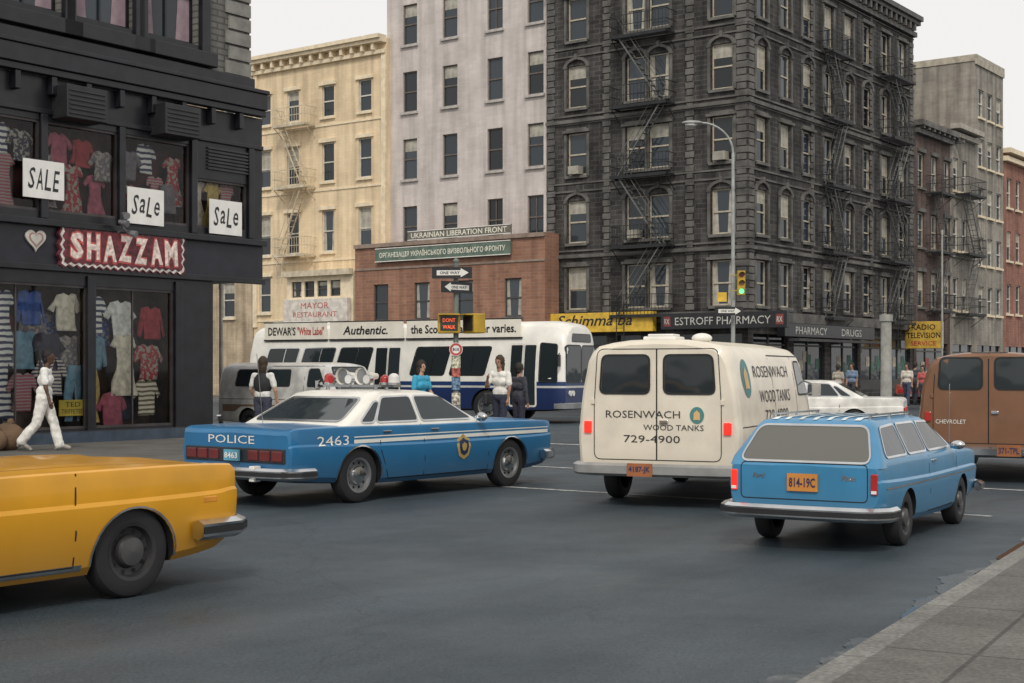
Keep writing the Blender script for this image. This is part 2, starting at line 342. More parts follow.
# ---------------------------------------------------------------- building toolkit
def window_meshes(w,h,var):
    g=MB(); g.add([(0,0,0),(w,0,0),(w,0,h),(0,0,h)],[(0,1,2,3)],0)
    if var%4==1: g.add([(.06,-.006,h*.45),(w-.06,-.006,h*.45),(w-.06,-.006,h),(.06,-.006,h)],[(0,1,2,3)],1)
    if var%4==2: g.add([(.06,-.006,h*.7),(w-.06,-.006,h*.7),(w-.06,-.006,h),(.06,-.006,h)],[(0,1,2,3)],1)
    if var%4==3:
        g.add([(.06,-.006,0),(w*.3,-.006,0),(w*.2,-.006,h),(.06,-.006,h)],[(0,1,2,3)],1); g.add([(w*.7,-.006,0),(w-.06,-.006,0),(w-.06,-.006,h),(w*.8,-.006,h)],[(0,1,2,3)],1)
    f=MB(); t=.06
    f.box(0,t,-.05,.0,0,h);f.box(w-t,w,-.05,.0,0,h);f.box(t,w-t,-.05,.0,h-t,h);f.box(t,w-t,-.05,.0,0,t+.02);f.box(t,w-t,-.06,-.002,h*.5-.035,h*.5+.035)
    if var>=8: f.box(w/2-.02,w/2+.02,-.045,-.004,t+.02,h*.5-.035); f.box(w/2-.02,w/2+.02,-.045,-.004,h*.5+.035,h-t)
    s=MB(); s.box(-.1,w+.1,-.27,.0,-.13,-.002)
    return g,f,s
WM={}
CURT=mat('window_blind',(.42,.40,.34),.8,var=.3)
def add_window(par,ox,oy,ang,u,z,w,h,fm,sm,var,inn=.14,sill=True,curt=None):
    key=(round(w,2),round(h,2),var,fm.name,sm.name)
    if key not in WM:
        g,f,s=window_meshes(w,h,var); WM[key]=(g.mesh('window',[BG,curt or CURT]),f.mesh('frame',[fm]),s.mesh('sill',[sm]))
    g,f,s=WM[key]; ca,sa=math.cos(ang),math.sin(ang)
    loc=(ox+ca*u-sa*inn,oy+sa*u+ca*inn,z)
    o=mk('window',g,par,loc,ang); mk('frame',f,o)
    if sill: mk('sill',s,o)
    return o
def wall(mb,ox,oy,ang,W,z0,z1,holes,depth=.22,m=0):
    us=sorted(set([0,W]+[x for h in holes for x in(h[0],h[1])])); zs=sorted(set([z0,z1]+[x for h in holes for x in(h[2],h[3])]))
    ca,sa=math.cos(ang),math.sin(ang)
    P=lambda u,y,z:(ox+ca*u-sa*y,oy+sa*u+ca*y,z)
    for i in range(len(us)-1):
        for j in range(len(zs)-1):
            cu=(us[i]+us[i+1])/2;cz=(zs[j]+zs[j+1])/2
            if any(h[0]<cu<h[1] and h[2]<cz<h[3] for h in holes): continue
            mb.add([P(us[i],0,zs[j]),P(us[i+1],0,zs[j]),P(us[i+1],0,zs[j+1]),P(us[i],0,zs[j+1])],[(0,1,2,3)],m)
    for a,b,c,d in holes:
        for q in(((a,c),(a,d)),((b,d),(b,c)),((a,d),(b,d)),((b,c),(a,c))):
            (u1,v1),(u2,v2)=q; mb.add([P(u1,0,v1),P(u2,0,v2),P(u2,depth,v2),P(u1,depth,v1)],[(0,1,2,3)],m)
class Bld:
    def __init__(s,name,label,o,du,W,Dp,H,wm,cat='building'):
        s.o=Vector((o.x,o.y,0)); s.du=du; s.e=thing(name,label,cat,s.o,math.atan2(du.y,du.x)); s.W=W;s.D=Dp;s.H=H;s.wm=wm; s.mb=MB(); s.tr=MB()
    def u(s,px): return uat(s.o,s.du,px)
    def walls(s,front,right=None,left=None,fm=None,sm=None,z0=.05,vs=(0,0,1,2,3)):
        rnd=random.Random(int(s.W*100))
        for (ox,oy,ang,W,wl) in((0,0,0,s.W,front),(s.W,0,math.pi/2,s.D,right or []),(0,s.D,-math.pi/2,s.D,left or [])):
            wl=[w for w in wl if w[0]>0.02 and w[0]+w[2]<W-.02]
            wall(s.mb,ox,oy,ang,W,z0,s.H,[(w[0],w[0]+w[2],w[1],w[1]+w[3]) for w in wl])
            for w in wl:
                if len(w)>4 and w[4]=='shop':
                    mk('shop_front_window',shopfront(w[2],w[3]),s.e,(ox+math.cos(ang)*w[0]-math.sin(ang)*.15,oy+math.sin(ang)*w[0]+math.cos(ang)*.15,w[1]),ang)
                else: add_window(s.e,ox,oy,ang,w[0],w[1],w[2],w[3],fm,sm,rnd.choice(vs))
        s.mb.add([(0,0,s.H),(s.W,0,s.H),(s.W,s.D,s.H),(0,s.D,s.H)],[(0,1,2,3)]); s.mb.add([(0,s.D,z0),(s.W,s.D,z0),(s.W,s.D,s.H),(0,s.D,s.H)],[(0,1,2,3)])
        s.mb.obj('wall',[s.wm],s.e)
    def trim(s,m,name='stone_trim'):
        if s.tr.v: s.tr.obj(name,[m],s.e)
SF={}
def shopfront(w,h):
    k=(round(w,2),round(h,2))
    if k in SF: return SF[k]
    mb=MB(); mb.add([(0,0,.5),(w,0,.5),(w,0,h),(0,0,h)],[(0,1,2,3)],0); mb.box(0,w,-.06,.05,0,.5,1); n=max(1,round(w/1.6))
    for i in range(n+1):
        x=i*w/n; mb.box(max(0,x-.04),min(w,x+.04),-.05,-.003,.5,h,1)
    mb.box(0,w,-.055,-.002,h-.5,h-.42,1)
    rnd=random.Random(int(w*77)); 
    for i in range(n*2):
        x=rnd.uniform(.1,w-.6); z=rnd.uniform(.6,h-1.2); mb.add([(x,-.01-.001*i,z),(x+.45,-.01-.001*i,z),(x+.45,-.01-.001*i,z+.5),(x,-.01-.001*i,z+.5)],[(0,1,2,3)],2+rnd.randint(0,2))
    SF[k]=mb.mesh('shop_front_window',[BG,mat('shop_joinery',(.04,.038,.036),.5),mat('window_bill_cream',(.42,.38,.3),.7),mat('window_bill_red',(.3,.06,.05),.7),mat('window_bill_green',(.06,.15,.11),.7)]); return SF[k]
IRON=mat('black_iron',(.022,.024,.026),.6,.2); IRONL=mat('pale_painted_iron',(.58,.50,.37),.6)
def fire_escape(par,ox,oy,ang,u0,u1,levels,m,drop=True,depth=.9):
    mb=MB()
    for i,z in enumerate(levels):
        k=int((depth)/.12)
        for j in range(k): mb.box(u0,u1,-depth+j*.12,-depth+j*.12+.065,z-.04,z)
        mb.box(u0,u1,-depth-.03,-depth-.001,z-.12,z+.02)
        for x in(u0,u1-.05): mb.box(x,x+.05,-depth,0,z-.1,z-.04)
        for zz in(.45,.9):
            mb.box(u0,u1,-depth-.02,-depth,z+zz,z+zz+.035)
            for x in(u0-.02,u1): mb.box(x,x+.02,-depth,0,z+zz,z+zz+.035)
        n=max(4,int((u1-u0)/.18))
        for j in range(n+1):
            x=u0+(u1-u0)*j/n; mb.box(x-.009,x+.009,-depth-.014,-depth,z,z+.9)
        for j in range(1,4):
            y=-depth*j/4
            for x in(u0-.014,u1): mb.box(x,x+.014,y-.007,y+.007,z,z+.9)
        mb.bar((u0+.05,-depth,z-.05),(u0+.05,0,z-.75),.035);mb.bar((u1-.05,-depth,z-.05),(u1-.05,0,z-.75),.035)
        if i+1<len(levels):
            z2=levels[i+1]; a,b=(u0+.35,u1-.35) if i%2==0 else (u1-.35,u0+.35)
            for y in(-depth+.12,-depth+.55):
                mb.bar((a,y,z),(b,y,z2),.06,1); mb.bar((a,y,z+.8),(b,y,z2+.8),.025,1)
            for q in range(1,12):
                t=q/12; x=a+(b-a)*t; zz=z+(z2-z)*t; mb.box(x-.08,x+.08,-depth+.12,-depth+.55,zz-.01,zz+.01,1)
    if drop:
        z=levels[0]; 
        for x in(u0+.4,u0+.8): mb.box(x-.015,x+.015,-depth-.05,-depth-.02,z-1.6,z+.6)
        for q in range(7): mb.box(u0+.4,u0+.8,-depth-.05,-depth-.025,z-1.5+q*.3,z-1.48+q*.3)
    return mb.obj('fire_escape',[m,mat('worn_grey_iron',(.15,.155,.15),.6,.2) if m is IRON else m],par,loc=(ox,oy,0),rz=ang)
P0=Vector((10.3,62,0)); Bu=N
def OB(px,off=0):
    o=P0-A*off; return o+Bu*uat(o,Bu,px)
def span(px0,px1,off=0):
    o=OB(px0,off); return o,uat(o,Bu,px1)

# --- soot-black corner tenement
DKB=wallmat('sooty_brick',(.094,.089,.085),(.056,.054,.053),(.125,.12,.115),.6,.22,.02,.55,.55)
DTR=mat('sooty_stone',(.120,.115,.107),.8,var=.5,scale=1.2,bump=.3); CREAMF=mat('cream_window_frame',(.46,.41,.32),.6); DKF=mat('dark_window_frame',(.06,.06,.06),.6); WF=mat('white_window_frame',(.58,.56,.51),.6)
o,W=span(547,748); H=20.6; SL=19.6
dk=Bld('tenement_building','six-storey soot-black brick corner tenement with fire escapes',o,Bu,W,SL,H,DKB)
rows=[4.45,7.6,10.8,14.0,17.2]
fr=[]; cols=[dk.u(577),dk.u(636),dk.u(659),dk.u(722)]
RW=[.8+i*2.38 for i in range(8)]
for z in rows:
    for c in cols: fr.append((c-.52,z,1.04,2.0))
rt=[(x,z,1.0,2.0) for z in rows for x in RW]
fr+=[(.4,.6,3.0,2.6,'shop'),(4.0,.6,2.6,2.6,'shop'),(7.2,.6,3.2,2.6,'shop')]
rt+=[(.5,.6,3.4,2.6,'shop'),(4.6,.6,3.4,2.6,'shop'),(8.8,.6,3.2,2.6,'shop'),(12.4,.6,3.2,2.6,'shop'),(16,.6,3.2,2.6,'shop')]
dk.walls(fr,rt,fm=CREAMF,sm=DTR)
T=dk.tr
def course(z,h,p): 
    T.box(-.0,W+p,-p,-.003,z,z+h); T.box(W+.003,W+p,0,SL,z,z+h)
course(3.75,.45,.28)
for z in rows:
    course(z-.40,.08,.06); course(z+2.42,.07,.06)
for z in(7.0,13.4): course(z-.1,.16,.14)
for z in rows:
    for (ox,oy,ang,cs) in((0,0,0,cols),(W,0,math.pi/2,[x+.5 for x in RW])):
        M=Matrix.Translation((ox,oy,0))@Matrix.Rotation(ang,4,'Z')
        for c in cs:
            arch=z==rows[3] or z==rows[1]
            for s in(-1,1): T.box(c+s*.64-.07,c+s*.64+.07,-.06,-.004,z-.05,z+2.0,0,M)
            if arch:
                n=9
                for k in range(n):
                    a0=math.pi*k/n;a1=math.pi*(k+1)/n; q=[]
                    for aa,r in((a0,.56),(a1,.56),(a1,.74),(a0,.74)): q.append((c+r*math.cos(aa),2.0+z-.1+.6*r*math.sin(aa)/.8*.9))
                    T.add([(x,-.10,y) for x,y in q]+[(x,-.004,y) for x,y in q],[(0,1,2,3),(0,4,5,1),(1,5,6,2),(2,6,7,3),(3,7,4,0)],0,M)
                T.box(c-.07,c+.07,-.15,-.005,z+2.28,z+2.55,0,M)
            else:
                T.box(c-.74,c+.74,-.14,-.005,z+2.03,z+2.15,0,M); T.box(c-.58,c+.58,-.07,-.006,z+2.15,z+2.25,0,M)
for k in range(52):
    z=4.3+k*.31
    if z>20: break
    for (ox,oy,ang,us) in((0,0,0,[(0,.5),(W-.6,W-.0),(dk.u(607)-.22,dk.u(607)+.22),(dk.u(690)-.22,dk.u(690)+.22)]),(W,0,math.pi/2,[(0.0,.55),(6.35,6.75),(13.5,13.9),(SL-.55,SL-.02)])):
        M=Matrix.Translation((ox,oy,0))@Matrix.Rotation(ang,4,'Z')
        for a,b in us:
            e=.07 if k%2 else 0; T.box(a+e,b-e,-.05,-.002,z,z+.26,0,M)
dk.trim(DTR)
C=MB()
for (p,z,h) in((.25,19.75,.25),(.45,20.35,.2),(.6,20.55,.25)):
    C.box(-.05,W+p,-p,-.003,z,z+h); C.box(W+.003,W+p,0,SL,z,z+h)
for i in range(16): C.box(.3+i*.66,.5+i*.66,-.43,-.01,19.98,20.34)
for i in range(28): C.box(W+.01,W+.43,.4+i*.68,.62+i*.68,19.98,20.34)
C.obj('cornice',[mat('cornice_metal',(.09,.085,.078),.6)],dk.e)
lv=[z-.35 for z in rows]
fire_escape(dk.e,0,0,0,dk.u(620),dk.u(676),lv,IRON)
fire_escape(dk.e,W,0,math.pi/2,14.6,17.6,lv,IRON)
fire_escape(dk.e,W,0,math.pi/2,7.4,9.8,lv,IRON,drop=False,depth=.7)
for (c,z) in((cols[0],rows[2]),(cols[3],rows[2]),(cols[1],rows[1])):
    MB().box(c-.3,c+.3,-.35,.1,z+.03,z+.42).obj('air_conditioner',[mat('aircon_beige',(.34,.32,.27),.6)],dk.e,bevel=.02)

# --- signs on the tenement
SGB=mat('black_sign_face',(.016,.016,.020),.35); LIT=mat('white_sign_letters',(.76,.75,.70),.5,var=.05); YEL=mat('yellow_sign_face',(.72,.46,.05),.5); REDT=mat('red_sign_letters',(.5,.06,.05),.5)
sg=thing('shop_sign','black fascia sign with white letters on the corner tenement','sign',dk.o,math.atan2(Bu.y,Bu.x))
u0=dk.u(672);u1=dk.u(797); zc=3.75
MB().box(u0,u1,-1.0,-.75,zc-.36,zc+.36).obj('sign_board',[SGB],sg,bevel=.02)
MB().box(u0,u1,-.75,.0,zc+.3,zc+.35).obj('canopy',[SGB],sg)
DIM=mat('dull_white_letters',(.52,.52,.48),.6)
flat_text(sg,'ESTROFF PHARMACY',u0+(u1-u0)*.5,-1.01,zc,(u1-u0)*.76,.34,DIM,bold=.0)
dm=mat('dull_red_panel',(.22,.05,.045),.6)
MB().box(u0+.15,u0+.5,-1.01,-1.0,zc-.22,zc+.22).obj('sign_panel',[dm],sg); MB().box(u1-.5,u1-.15,-1.01,-1.0,zc-.22,zc+.22).obj('sign_panel',[dm],sg)
flat_text(sg,'RX',u0+.32,-1.02,zc,.26,.24,DIM); flat_text(sg,'RX',u1-.32,-1.02,zc,.26,.24,DIM)
sg=thing('shop_sign','long yellow shop sign with black script letters','sign',dk.o,math.atan2(Bu.y,Bu.x))
u0=dk.u(547)+.02;u1=dk.u(661); MB().box(u0,u1,-.75,-.4,3.35,4.25).obj('sign_board',[YEL],sg,bevel=.02)
flat_text(sg,'Schimma ba',(u0+u1)/2,-.76,3.9,(u1-u0)*.66,.52,SGB,shear=.3,bold=.01)
sg=thing('shop_sign','dark fascia along the side of the corner tenement','sign',dk.o+Bu*W,math.atan2(A.y,A.x))
MB().box(2.2,12.5,-.7,-.3,3.1,3.7).obj('sign_board',[SGB],sg,bevel=.02); flat_text(sg,'PHARMACY',5,-.71,3.4,3.4,.34,DIM,bold=0); flat_text(sg,'DRUGS',9.6,-.71,3.4,2.4,.34,DIM,bold=0)
MB().box(2.6,12.2,-1.2,-.7,2.9,3.02).obj('canopy',[mat('dark_canopy',(.05,.05,.05),.7)],sg)

# --- pale pinkish-grey tall building
BEI=wallmat('beige_brick',(.61,.555,.525),(.56,.51,.485),(.59,.54,.51),.5,.16,.012,.16,.18)
o,W=span(387,546.5,-.3); be=Bld('apartment_building','tall pale pinkish-grey brick apartment building with plain windows',o,Bu,W,18,26,BEI)
fr=[]
for z in(4.6,8.0,11.5,15.0,18.5,22.0):
    for p in(410,450,495,535.5):
        c=be.u(p); fr.append((c-.48,z,.96,2.1))
be.walls(fr,fm=mat('brown_window_frame',(.14,.115,.10),.6),sm=mat('pale_stone',(.48,.45,.42),.8),vs=(0,0,8,2))
# --- cream tenement
CRM=wallmat('cream_painted_brick',(.80,.64,.43),(.75,.60,.40),(.74,.59,.40),.5,.16,.01,.17,.22); CRT=mat('cream_trim',(.80,.68,.49),.7,var=.15,bump=.2)
o,W=span(254,386.5); cr=Bld('tenement_building','five-storey cream tenement with bracketed cornice and fire escape',o,Bu,W,18,19.0,CRM)
fr=[]
for z,h in((4.8,2.0),(8.0,2.25),(11.8,2.1),(15.3,1.7)):
    for p in(265,293,328,365):
        c=cr.u(p); fr.append((c-.45,z,.9,h))
fr+=[(.5,.6,3,2.4,'shop'),(4.5,.6,3,2.4,'shop')]
cr.walls(fr,fm=WF,sm=CRT)
for z,h in((4.8,2.0),(8.0,2.25),(11.8,2.1),(15.3,1.7)):
    for p in(265,293,328,365):
        c=cr.u(p); cr.tr.box(c-.62,c+.62,-.12,-.003,z+h+.02,z+h+.22); 
    cr.tr.box(.0,W,-.05,-.002,z-.5,z-.4)
cr.tr.box(0,.3,-.1,-.004,4,18.2); cr.tr.box(W-.3,W,-.1,-.004,4,18.2)
for p,z,h in((.2,18.2,.2),(.5,18.75,.18),(.65,18.93,.2)): cr.tr.box(-.1,W,-p,-.004,z,z+h)
for i in range(int(W/.75)): cr.tr.box(.2+i*.75,.36+i*.75,-.4,-.005,18.4,18.75)
cr.trim(CRT)
fire_escape(cr.e,0,0,0,cr.u(284),cr.u(316),[7.9,11.6,15.0],IRONL)
o,W=span(150,253.5); nx=Bld('tenement_building','weathered tan tenement beyond the cream one',o,Bu,W,18,18.7,wallmat('tan_brick',(.6,.48,.34),(.52,.42,.3),(.5,.41,.3),.5,.16,.01))
nx.walls([(i*1.9+.7,z,1.0,2.0) for i in range(7) for z in(4.6,8,11.4,14.8)],fm=WF,sm=CRT)
for p,z,h in((.3,17.9,.3),(.6,18.5,.35)): nx.tr.box(0,W-.02,-p,-.004,z,z+h)
nx.trim(CRT)
# --- low red brick meeting hall
RB=wallmat('brown_red_brick',(.37,.195,.13),(.30,.15,.105),(.32,.23,.18),.5,.16,.014,.25,.25)
o,W=span(355,545,1.2); rb=Bld('brick_building','low orange-brown brick hall with two long name boards on top',o,Bu,W,1.15,8.1,RB)
fr=[]
for p in(381,422,465,513):
    c=rb.u(p); fr.append((c-.5,4.15,1.0,1.85))
fr+=[(1,.6,4,2.4,'shop'),(6,.6,4,2.4,'shop')]
rb.walls(fr,fm=DKF,sm=DTR)
rb.tr.box(0,W,-.12,-.003,7.9,8.1); rb.tr.box(0,W,-.08,-.003,3.5,3.8); rb.tr.box(0,W,-.05,-.002,6.75,6.85); rb.trim(mat('brown_stone',(.28,.21,.17),.8))
SGN=mat('grey_green_sign',(.12,.17,.135),.6); LC=mat('cream_letters',(.78,.76,.64),.5,var=.03)
for (txt,p0,p1,z0,z1,y) in(('UKRAINIAN LIBERATION FRONT',409,512,8.13,8.6,0),('ОРГАНІЗАЦІЯ УКРАЇНСЬКОГО ВИЗВОЛЬНОГО ФРОНТУ',378,513,7.12,7.82,-.12)):
    sg=thing('name_board','long board with pale lettering above the brick hall','sign',rb.o,math.atan2(Bu.y,Bu.x))
    a,b=rb.u(p0),rb.u(p1); MB().box(a,b,y-.1,y-.01,z0,z1).obj('sign_board',[SGN if y else mat('dark_bronze_sign',(.16,.145,.12),.6)],sg,bevel=.01)
    MB().box(a,b,y-.12,y-.1,z1-.04,z1).box(a,b,y-.12,y-.1,z0,z0+.04).obj('sign_frame',[WHT],sg)
    flat_text(sg,txt,(a+b)/2,y-.112,(z0+z1)/2,(b-a)*.93,.38 if y else .27,LC,bold=.015)
o,W=span(287,353,1.2); ms=Bld('shop_annex','small cream one-storey shop annex with white sign',o,Bu,W,1.15,6.75,CRT)
ms.walls([(.35+i*.95,5.5,.75,.85) for i in range(5)]+[(.5,.6,3.6,2.4,'shop')],fm=DKF,sm=CRT)
ms.tr.box(-.1,W+.02,-.35,-.003,6.6,6.9); ms.trim(mat('annex_cornice',(.6,.52,.39),.7))
sg=thing('shop_sign','white shop sign with faded red lettering','sign',ms.o,math.atan2(Bu.y,Bu.x))
MB().box(.1,W-.1,-.35,-.05,4.15,5.38).obj('sign_board',[mat('white_sign_face',(.68,.63,.57),.6)],sg,bevel=.02)
FR=mat('faded_red_letters',(.52,.14,.12),.6)
flat_text(sg,'MAYOR',W/2,-.36,5.02,W*.42,.32,FR,bold=0); flat_text(sg,'RESTAURANT',W/2,-.36,4.55,W*.66,.28,FR,bold=0)

# --- buildings up the avenue
c0=P0+A*(SL+.1)
sA=lambda px: uat(P0,A,px)
RD=wallmat('dark_red_brick',(.16,.11,.095),(.12,.088,.078),(.15,.125,.115),.5,.16,.015,.4,.4)
w1=sA(950)-SL-.1
r1=Bld('tenement_building','dark brick four-storey tenement with fire escape',c0,A,w1,14,15.2,RD)
r1.walls([(.6+i*(w1-1.6)/2,z,.95,1.9) for i in range(3) for z in(5.1,8.4,11.7)]+[(.4,.5,w1-.8,2.6,'shop')],fm=CREAMF,sm=DTR)
for i in range(3):
    for z in(5.1,8.4,11.7): r1.tr.box(.5+i*(w1-1.6)/2,1.7+i*(w1-1.6)/2,-.1,-.003,z+1.95,z+2.15)
for p,z,h in((.3,14.6,.25),(.55,15.0,.3)): r1.tr.box(0,w1,-p,-.004,z,z+h)
for i in range(9): r1.tr.box(.2+i*.8,.45+i*.8,-.5,-.006,14.85,15.0)
r1.trim(DTR); MB().box(1.2,2.2,3,4.2,15.2,16.6).obj('chimney',[RD],r1.e)
fire_escape(r1.e,0,0,0,1.8,w1-1.8,[4.9,8.2,11.5],IRON,drop=False)
w2=sA(975)-SL-.1-w1; c1=c0+A*w1
r2=Bld('tenement_building','narrow grey-cream tenement with stacked fire escapes',c1,A,w2-.02,14,15.8,wallmat('grey_cream_brick',(.36,.33,.28),(.3,.275,.24),(.32,.3,.27),.5,.16,.015,.4,.4))
r2.walls([(.5+i*1.55,z,.9,1.9) for i in range(3) for z in(5.1,8.6,12.1)]+[(.4,.5,w2-.9,2.6,'shop')],fm=WF,sm=CRT)
for p,z,h in((.3,15.2,.25),(.6,15.6,.3)): r2.tr.box(0,w2-.03,-p,-.004,z,z+h)
for z in(5.1,8.6,12.1): r2.tr.box(0,w2-.03,-.09,-.003,z-.4,z-.2)
r2.trim(mat('grey_stone_trim',(.4,.37,.32),.8)); fire_escape(r2.e,0,0,0,.6,w2-.7,[4.9,8.4,11.9],IRON,drop=False)
c2=P0+A*sA(975); w3=sA(1003)-sA(975)
GB=wallmat('grey_tan_brick',(.38,.35,.30),(.32,.295,.26),(.36,.33,.29),.5,.16,.014,.38,.38)
r3=Bld('apartment_building','tall grey-tan brick apartment house with blank side wall',c2,A,w3-.02,26,20.6,GB)
r3.walls([(.6+i*1.7,z,1.0,1.7) for i in range(3) for z in(5,8,11,14,17)]+[(.4,.5,w3-1,2.6,'shop')],left=[(16,17.2,1.0,1.6),(20.3,17.2,1,1.6)],fm=WF,sm=CRT)
r3.tr.box(-.05,w3,-.1,-.003,20.1,20.7); r3.tr.box(-.06,-.003,0,26,20.3,20.7); r3.trim(mat('tan_coping',(.42,.38,.31),.8))
c3=P0+A*sA(1003)
r4=Bld('tenement_building','red-brown brick tenement farther up the avenue',c3,A,16,14,15.6,wallmat('red_brick',(.36,.17,.125),(.3,.14,.11),(.32,.2,.16),.5,.16,.015,.3,.3))
r4.walls([(.7+i*1.9,z,1.0,1.9) for i in range(8) for z in(5.2,8.6,12)]+[(.4+i*5,.5,4.4,2.6,'shop') for i in range(3)],fm=WF,sm=CRT)
for p,z,h in((.3,14.9,.3),(.5,15.4,.3)): r4.tr.box(0,16,-p,-.004,z,z+h)
r4.trim(CRT)
sg=thing('shop_sign','yellow shop sign with dark capitals projecting over the pavement','sign',c0-A*1.2,math.atan2(Bu.y,Bu.x))
MB().box(.0,2.05,-.12,.12,2.75,4.2).obj('sign_board',[mat('ochre_sign_face',(.62,.40,.07),.55)],sg,bevel=.03)
flat_text(sg,'RADIO',1.03,-.13,3.9,1.3,.30,SGB,bold=.01); flat_text(sg,'TELEVISION',1.03,-.13,3.46,1.85,.30,SGB,bold=.01); flat_text(sg,'SERVICE',1.03,-.13,3.03,1.4,.24,REDT,bold=.01)

# ---------------------------------------------------------------- the clothes shop building
Cn=Vector(((262-512)/F*32.6,32.6,0)); SU=12.0
so=Cn-A*SU; TOP=11.4
BKP=mat('black_shop_paint',(.010,.011,.015),.33,var=.4,bump=.1,bscale=6); BKP2=mat('dark_navy_fascia',(.014,.014,.023),.4,var=.35)
GBR=wallmat('grey_painted_brick',(.21,.205,.19),(.175,.17,.16),(.11,.11,.10),.42,.14,.02,.3,.3)
sh=Bld('shop_building','black-fronted corner clothes shop with grey brick floors above',so,A,SU,14,TOP,GBR)
e=sh.e; su=sh.u
ug=su(213)
wd=[(su(-60),su(88)),(su(93),su(174))]
def sect(z0,z1,uend,holes,y=0,m=BKP,name='wall',depthw=.12):
    mb=MB(); wall(mb,0,y,0,uend,z0,z1,holes,depthw); wall(mb,uend,y,math.pi/2,14-y,z0,z1,[],.1); wall(mb,0,14,-math.pi/2,14-y,z0,z1,[],.1)
    mb.add([(0,y,z1),(uend,y,z1),(uend,14,z1),(0,14,z1)],[(0,1,2,3)]); mb.add([(0,14,z0),(uend,14,z0),(uend,14,z1),(0,14,z1)],[(0,1,2,3)])
    if z0>1: mb.add([(0,y,z0),(uend,y,z0),(uend,14,z0),(0,14,z0)],[(0,1,2,3)])
    return mb.obj(name,[m],e)
gh=[(a,b,.42,3.3) for a,b in wd]
sect(.1,3.62,ug,gh)
sect(3.625,4.5,SU,[],-.02,BKP2)
uw=[(su(-80),su(40)),(su(46),su(118)),(su(124),su(190))]
uh=[(a,b,4.72,6.5) for a,b in uw]+[(su(196),su(247),4.72,5.8)]
sect(4.505,7.35,SU,uh,0)
tr=MB()
tr.box(0,SU-.05,-.2,-.0,7.36,7.5); tr.box(0,SU-.06,-.26,0,7.5,7.86); tr.box(0,SU-.03,-.3,0,7.86,7.95)
tr.box(0,SU+.02,-.16,-.022,4.42,4.56); tr.box(0,SU+.02,-.1,-.022,3.55,3.68)
tr.box(0,SU,-.06,-.003,6.62,6.72)
for i in range(14): tr.box(.5+i*.82,.62+i*.82,-.18,-.004,7.0,7.36)
for a in(su(43),su(121),su(193),su(250)): tr.box(a-.08,a+.08,-.07,-.003,4.57,6.62)
for a in(su(90.5),su(178)): tr.box(a-.1,a+.1,-.06,-.003,.1,3.5)
tr.box(0,ug,-.08,-.002,.1,.38)
tr.obj('fascia_trim',[BKP],e,bevel=.015)
MB().box(ug-.02,SU,0.0,0.03,3.56,3.6).obj('soffit',[BKP],e)
lv=MB(); 
for i in range(7): lv.box(su(207),su(247),-.05,-.004,6.02+i*.075,6.06+i*.075)
lv.obj('louvre_vent',[mat('dark_louvre',(.04,.04,.045),.6)],e)
INT=mat('shop_interior',(.085,.055,.04),.8,var=.6); INTR=mat('shop_interior_red',(.11,.04,.04),.8,var=.6)
for k,(a,b,z0,z1) in enumerate(gh+uh):
    mb=MB(); d=.8 if z0<1 else .6
    mb.add([(a,d,z0),(b,d,z0),(b,d,z1),(a,d,z1)],[(0,1,2,3)]); mb.add([(a,.12,z0),(b,.12,z0),(b,d,z0),(a,d,z0)],[(0,1,2,3)]); mb.add([(a,.12,z1),(b,.12,z1),(b,d,z1),(a,d,z1)],[(0,1,2,3)])
    for x in(a,b): mb.add([(x,.12,z0),(x,d,z0),(x,d,z1),(x,.12,z1)],[(0,1,2,3)])
    mb.obj('display_recess',[INT if z0<1 else INTR],e)
    gl=MB().add([(a,.08,z0),(b,.08,z0),(b,.08,z1),(a,.08,z1)],[(0,1,2,3)]).obj('shop_window',[SG],e)
    fm=MB(); t=.05
    fm.box(a,a+t,.03,.11,z0,z1);fm.box(b-t,b,.03,.11,z0,z1);fm.box(a+t,b-t,.03,.11,z1-t,z1);fm.box(a+t,b-t,.03,.11,z0,z0+t)
    if z0<1:
        x=a+(b-a)*.5; fm.box(x-.015,x+.015,.06,.1,z0+t,z1-t)
    fm.obj('frame',[mat('dark_bronze',(.08,.07,.07),.4,.5)],gl)
MB().box(.0,ug,-.1,-.081,.14,.36).obj('stall_riser',[mat('blue_black_tile',(.05,.07,.10),.25)],e)
mb=MB(); ups=[(su(p)-.75,su(p)+.75,8.75,10.95) for p in(35,112,178)]
wall(mb,0,.25,0,SU-.15,7.96,TOP,ups,.3); wall(mb,SU-.15,.25,math.pi/2,13.7,7.96,TOP,[],.2); mb.add([(0,.25,TOP),(SU-.15,.25,TOP),(SU-.15,14,TOP),(0,14,TOP)],[(0,1,2,3)])
wall(mb,0,14,-math.pi/2,13.7,7.96,TOP,[],.2); mb.obj('wall',[GBR],e)
PU=mat('purplish_curtain',(.30,.22,.25),.8)
for a,b,z0,z1 in ups: add_window(e,0,.25,0,a,z0,b-a,z1-z0,BKP,BKP,11,inn=.2,curt=PU)
t2=MB()
for a,b,z0,z1 in ups:
    t2.box(a-.28,a-.03,.1,.247,z0-.3,z1+.1); t2.box(b+.03,b+.28,.1,.247,z0-.3,z1+.1); t2.box(a-.4,b+.4,.0,.247,z0-.45,z0-.14)
t2.box(0,SU-.16,.05,.247,7.96,8.25)
t2.obj('window_surround',[BKP],e,bevel=.02)
q=MB()
for k in range(9):
    z=8.3+k*.34; ee=.1 if k%2 else 0; q.box(SU-.9+ee,SU-.15,.2,.249,z,z+.28)
q.obj('quoins',[mat('grey_stone_quoin',(.23,.225,.205),.8,bump=.3)],e)
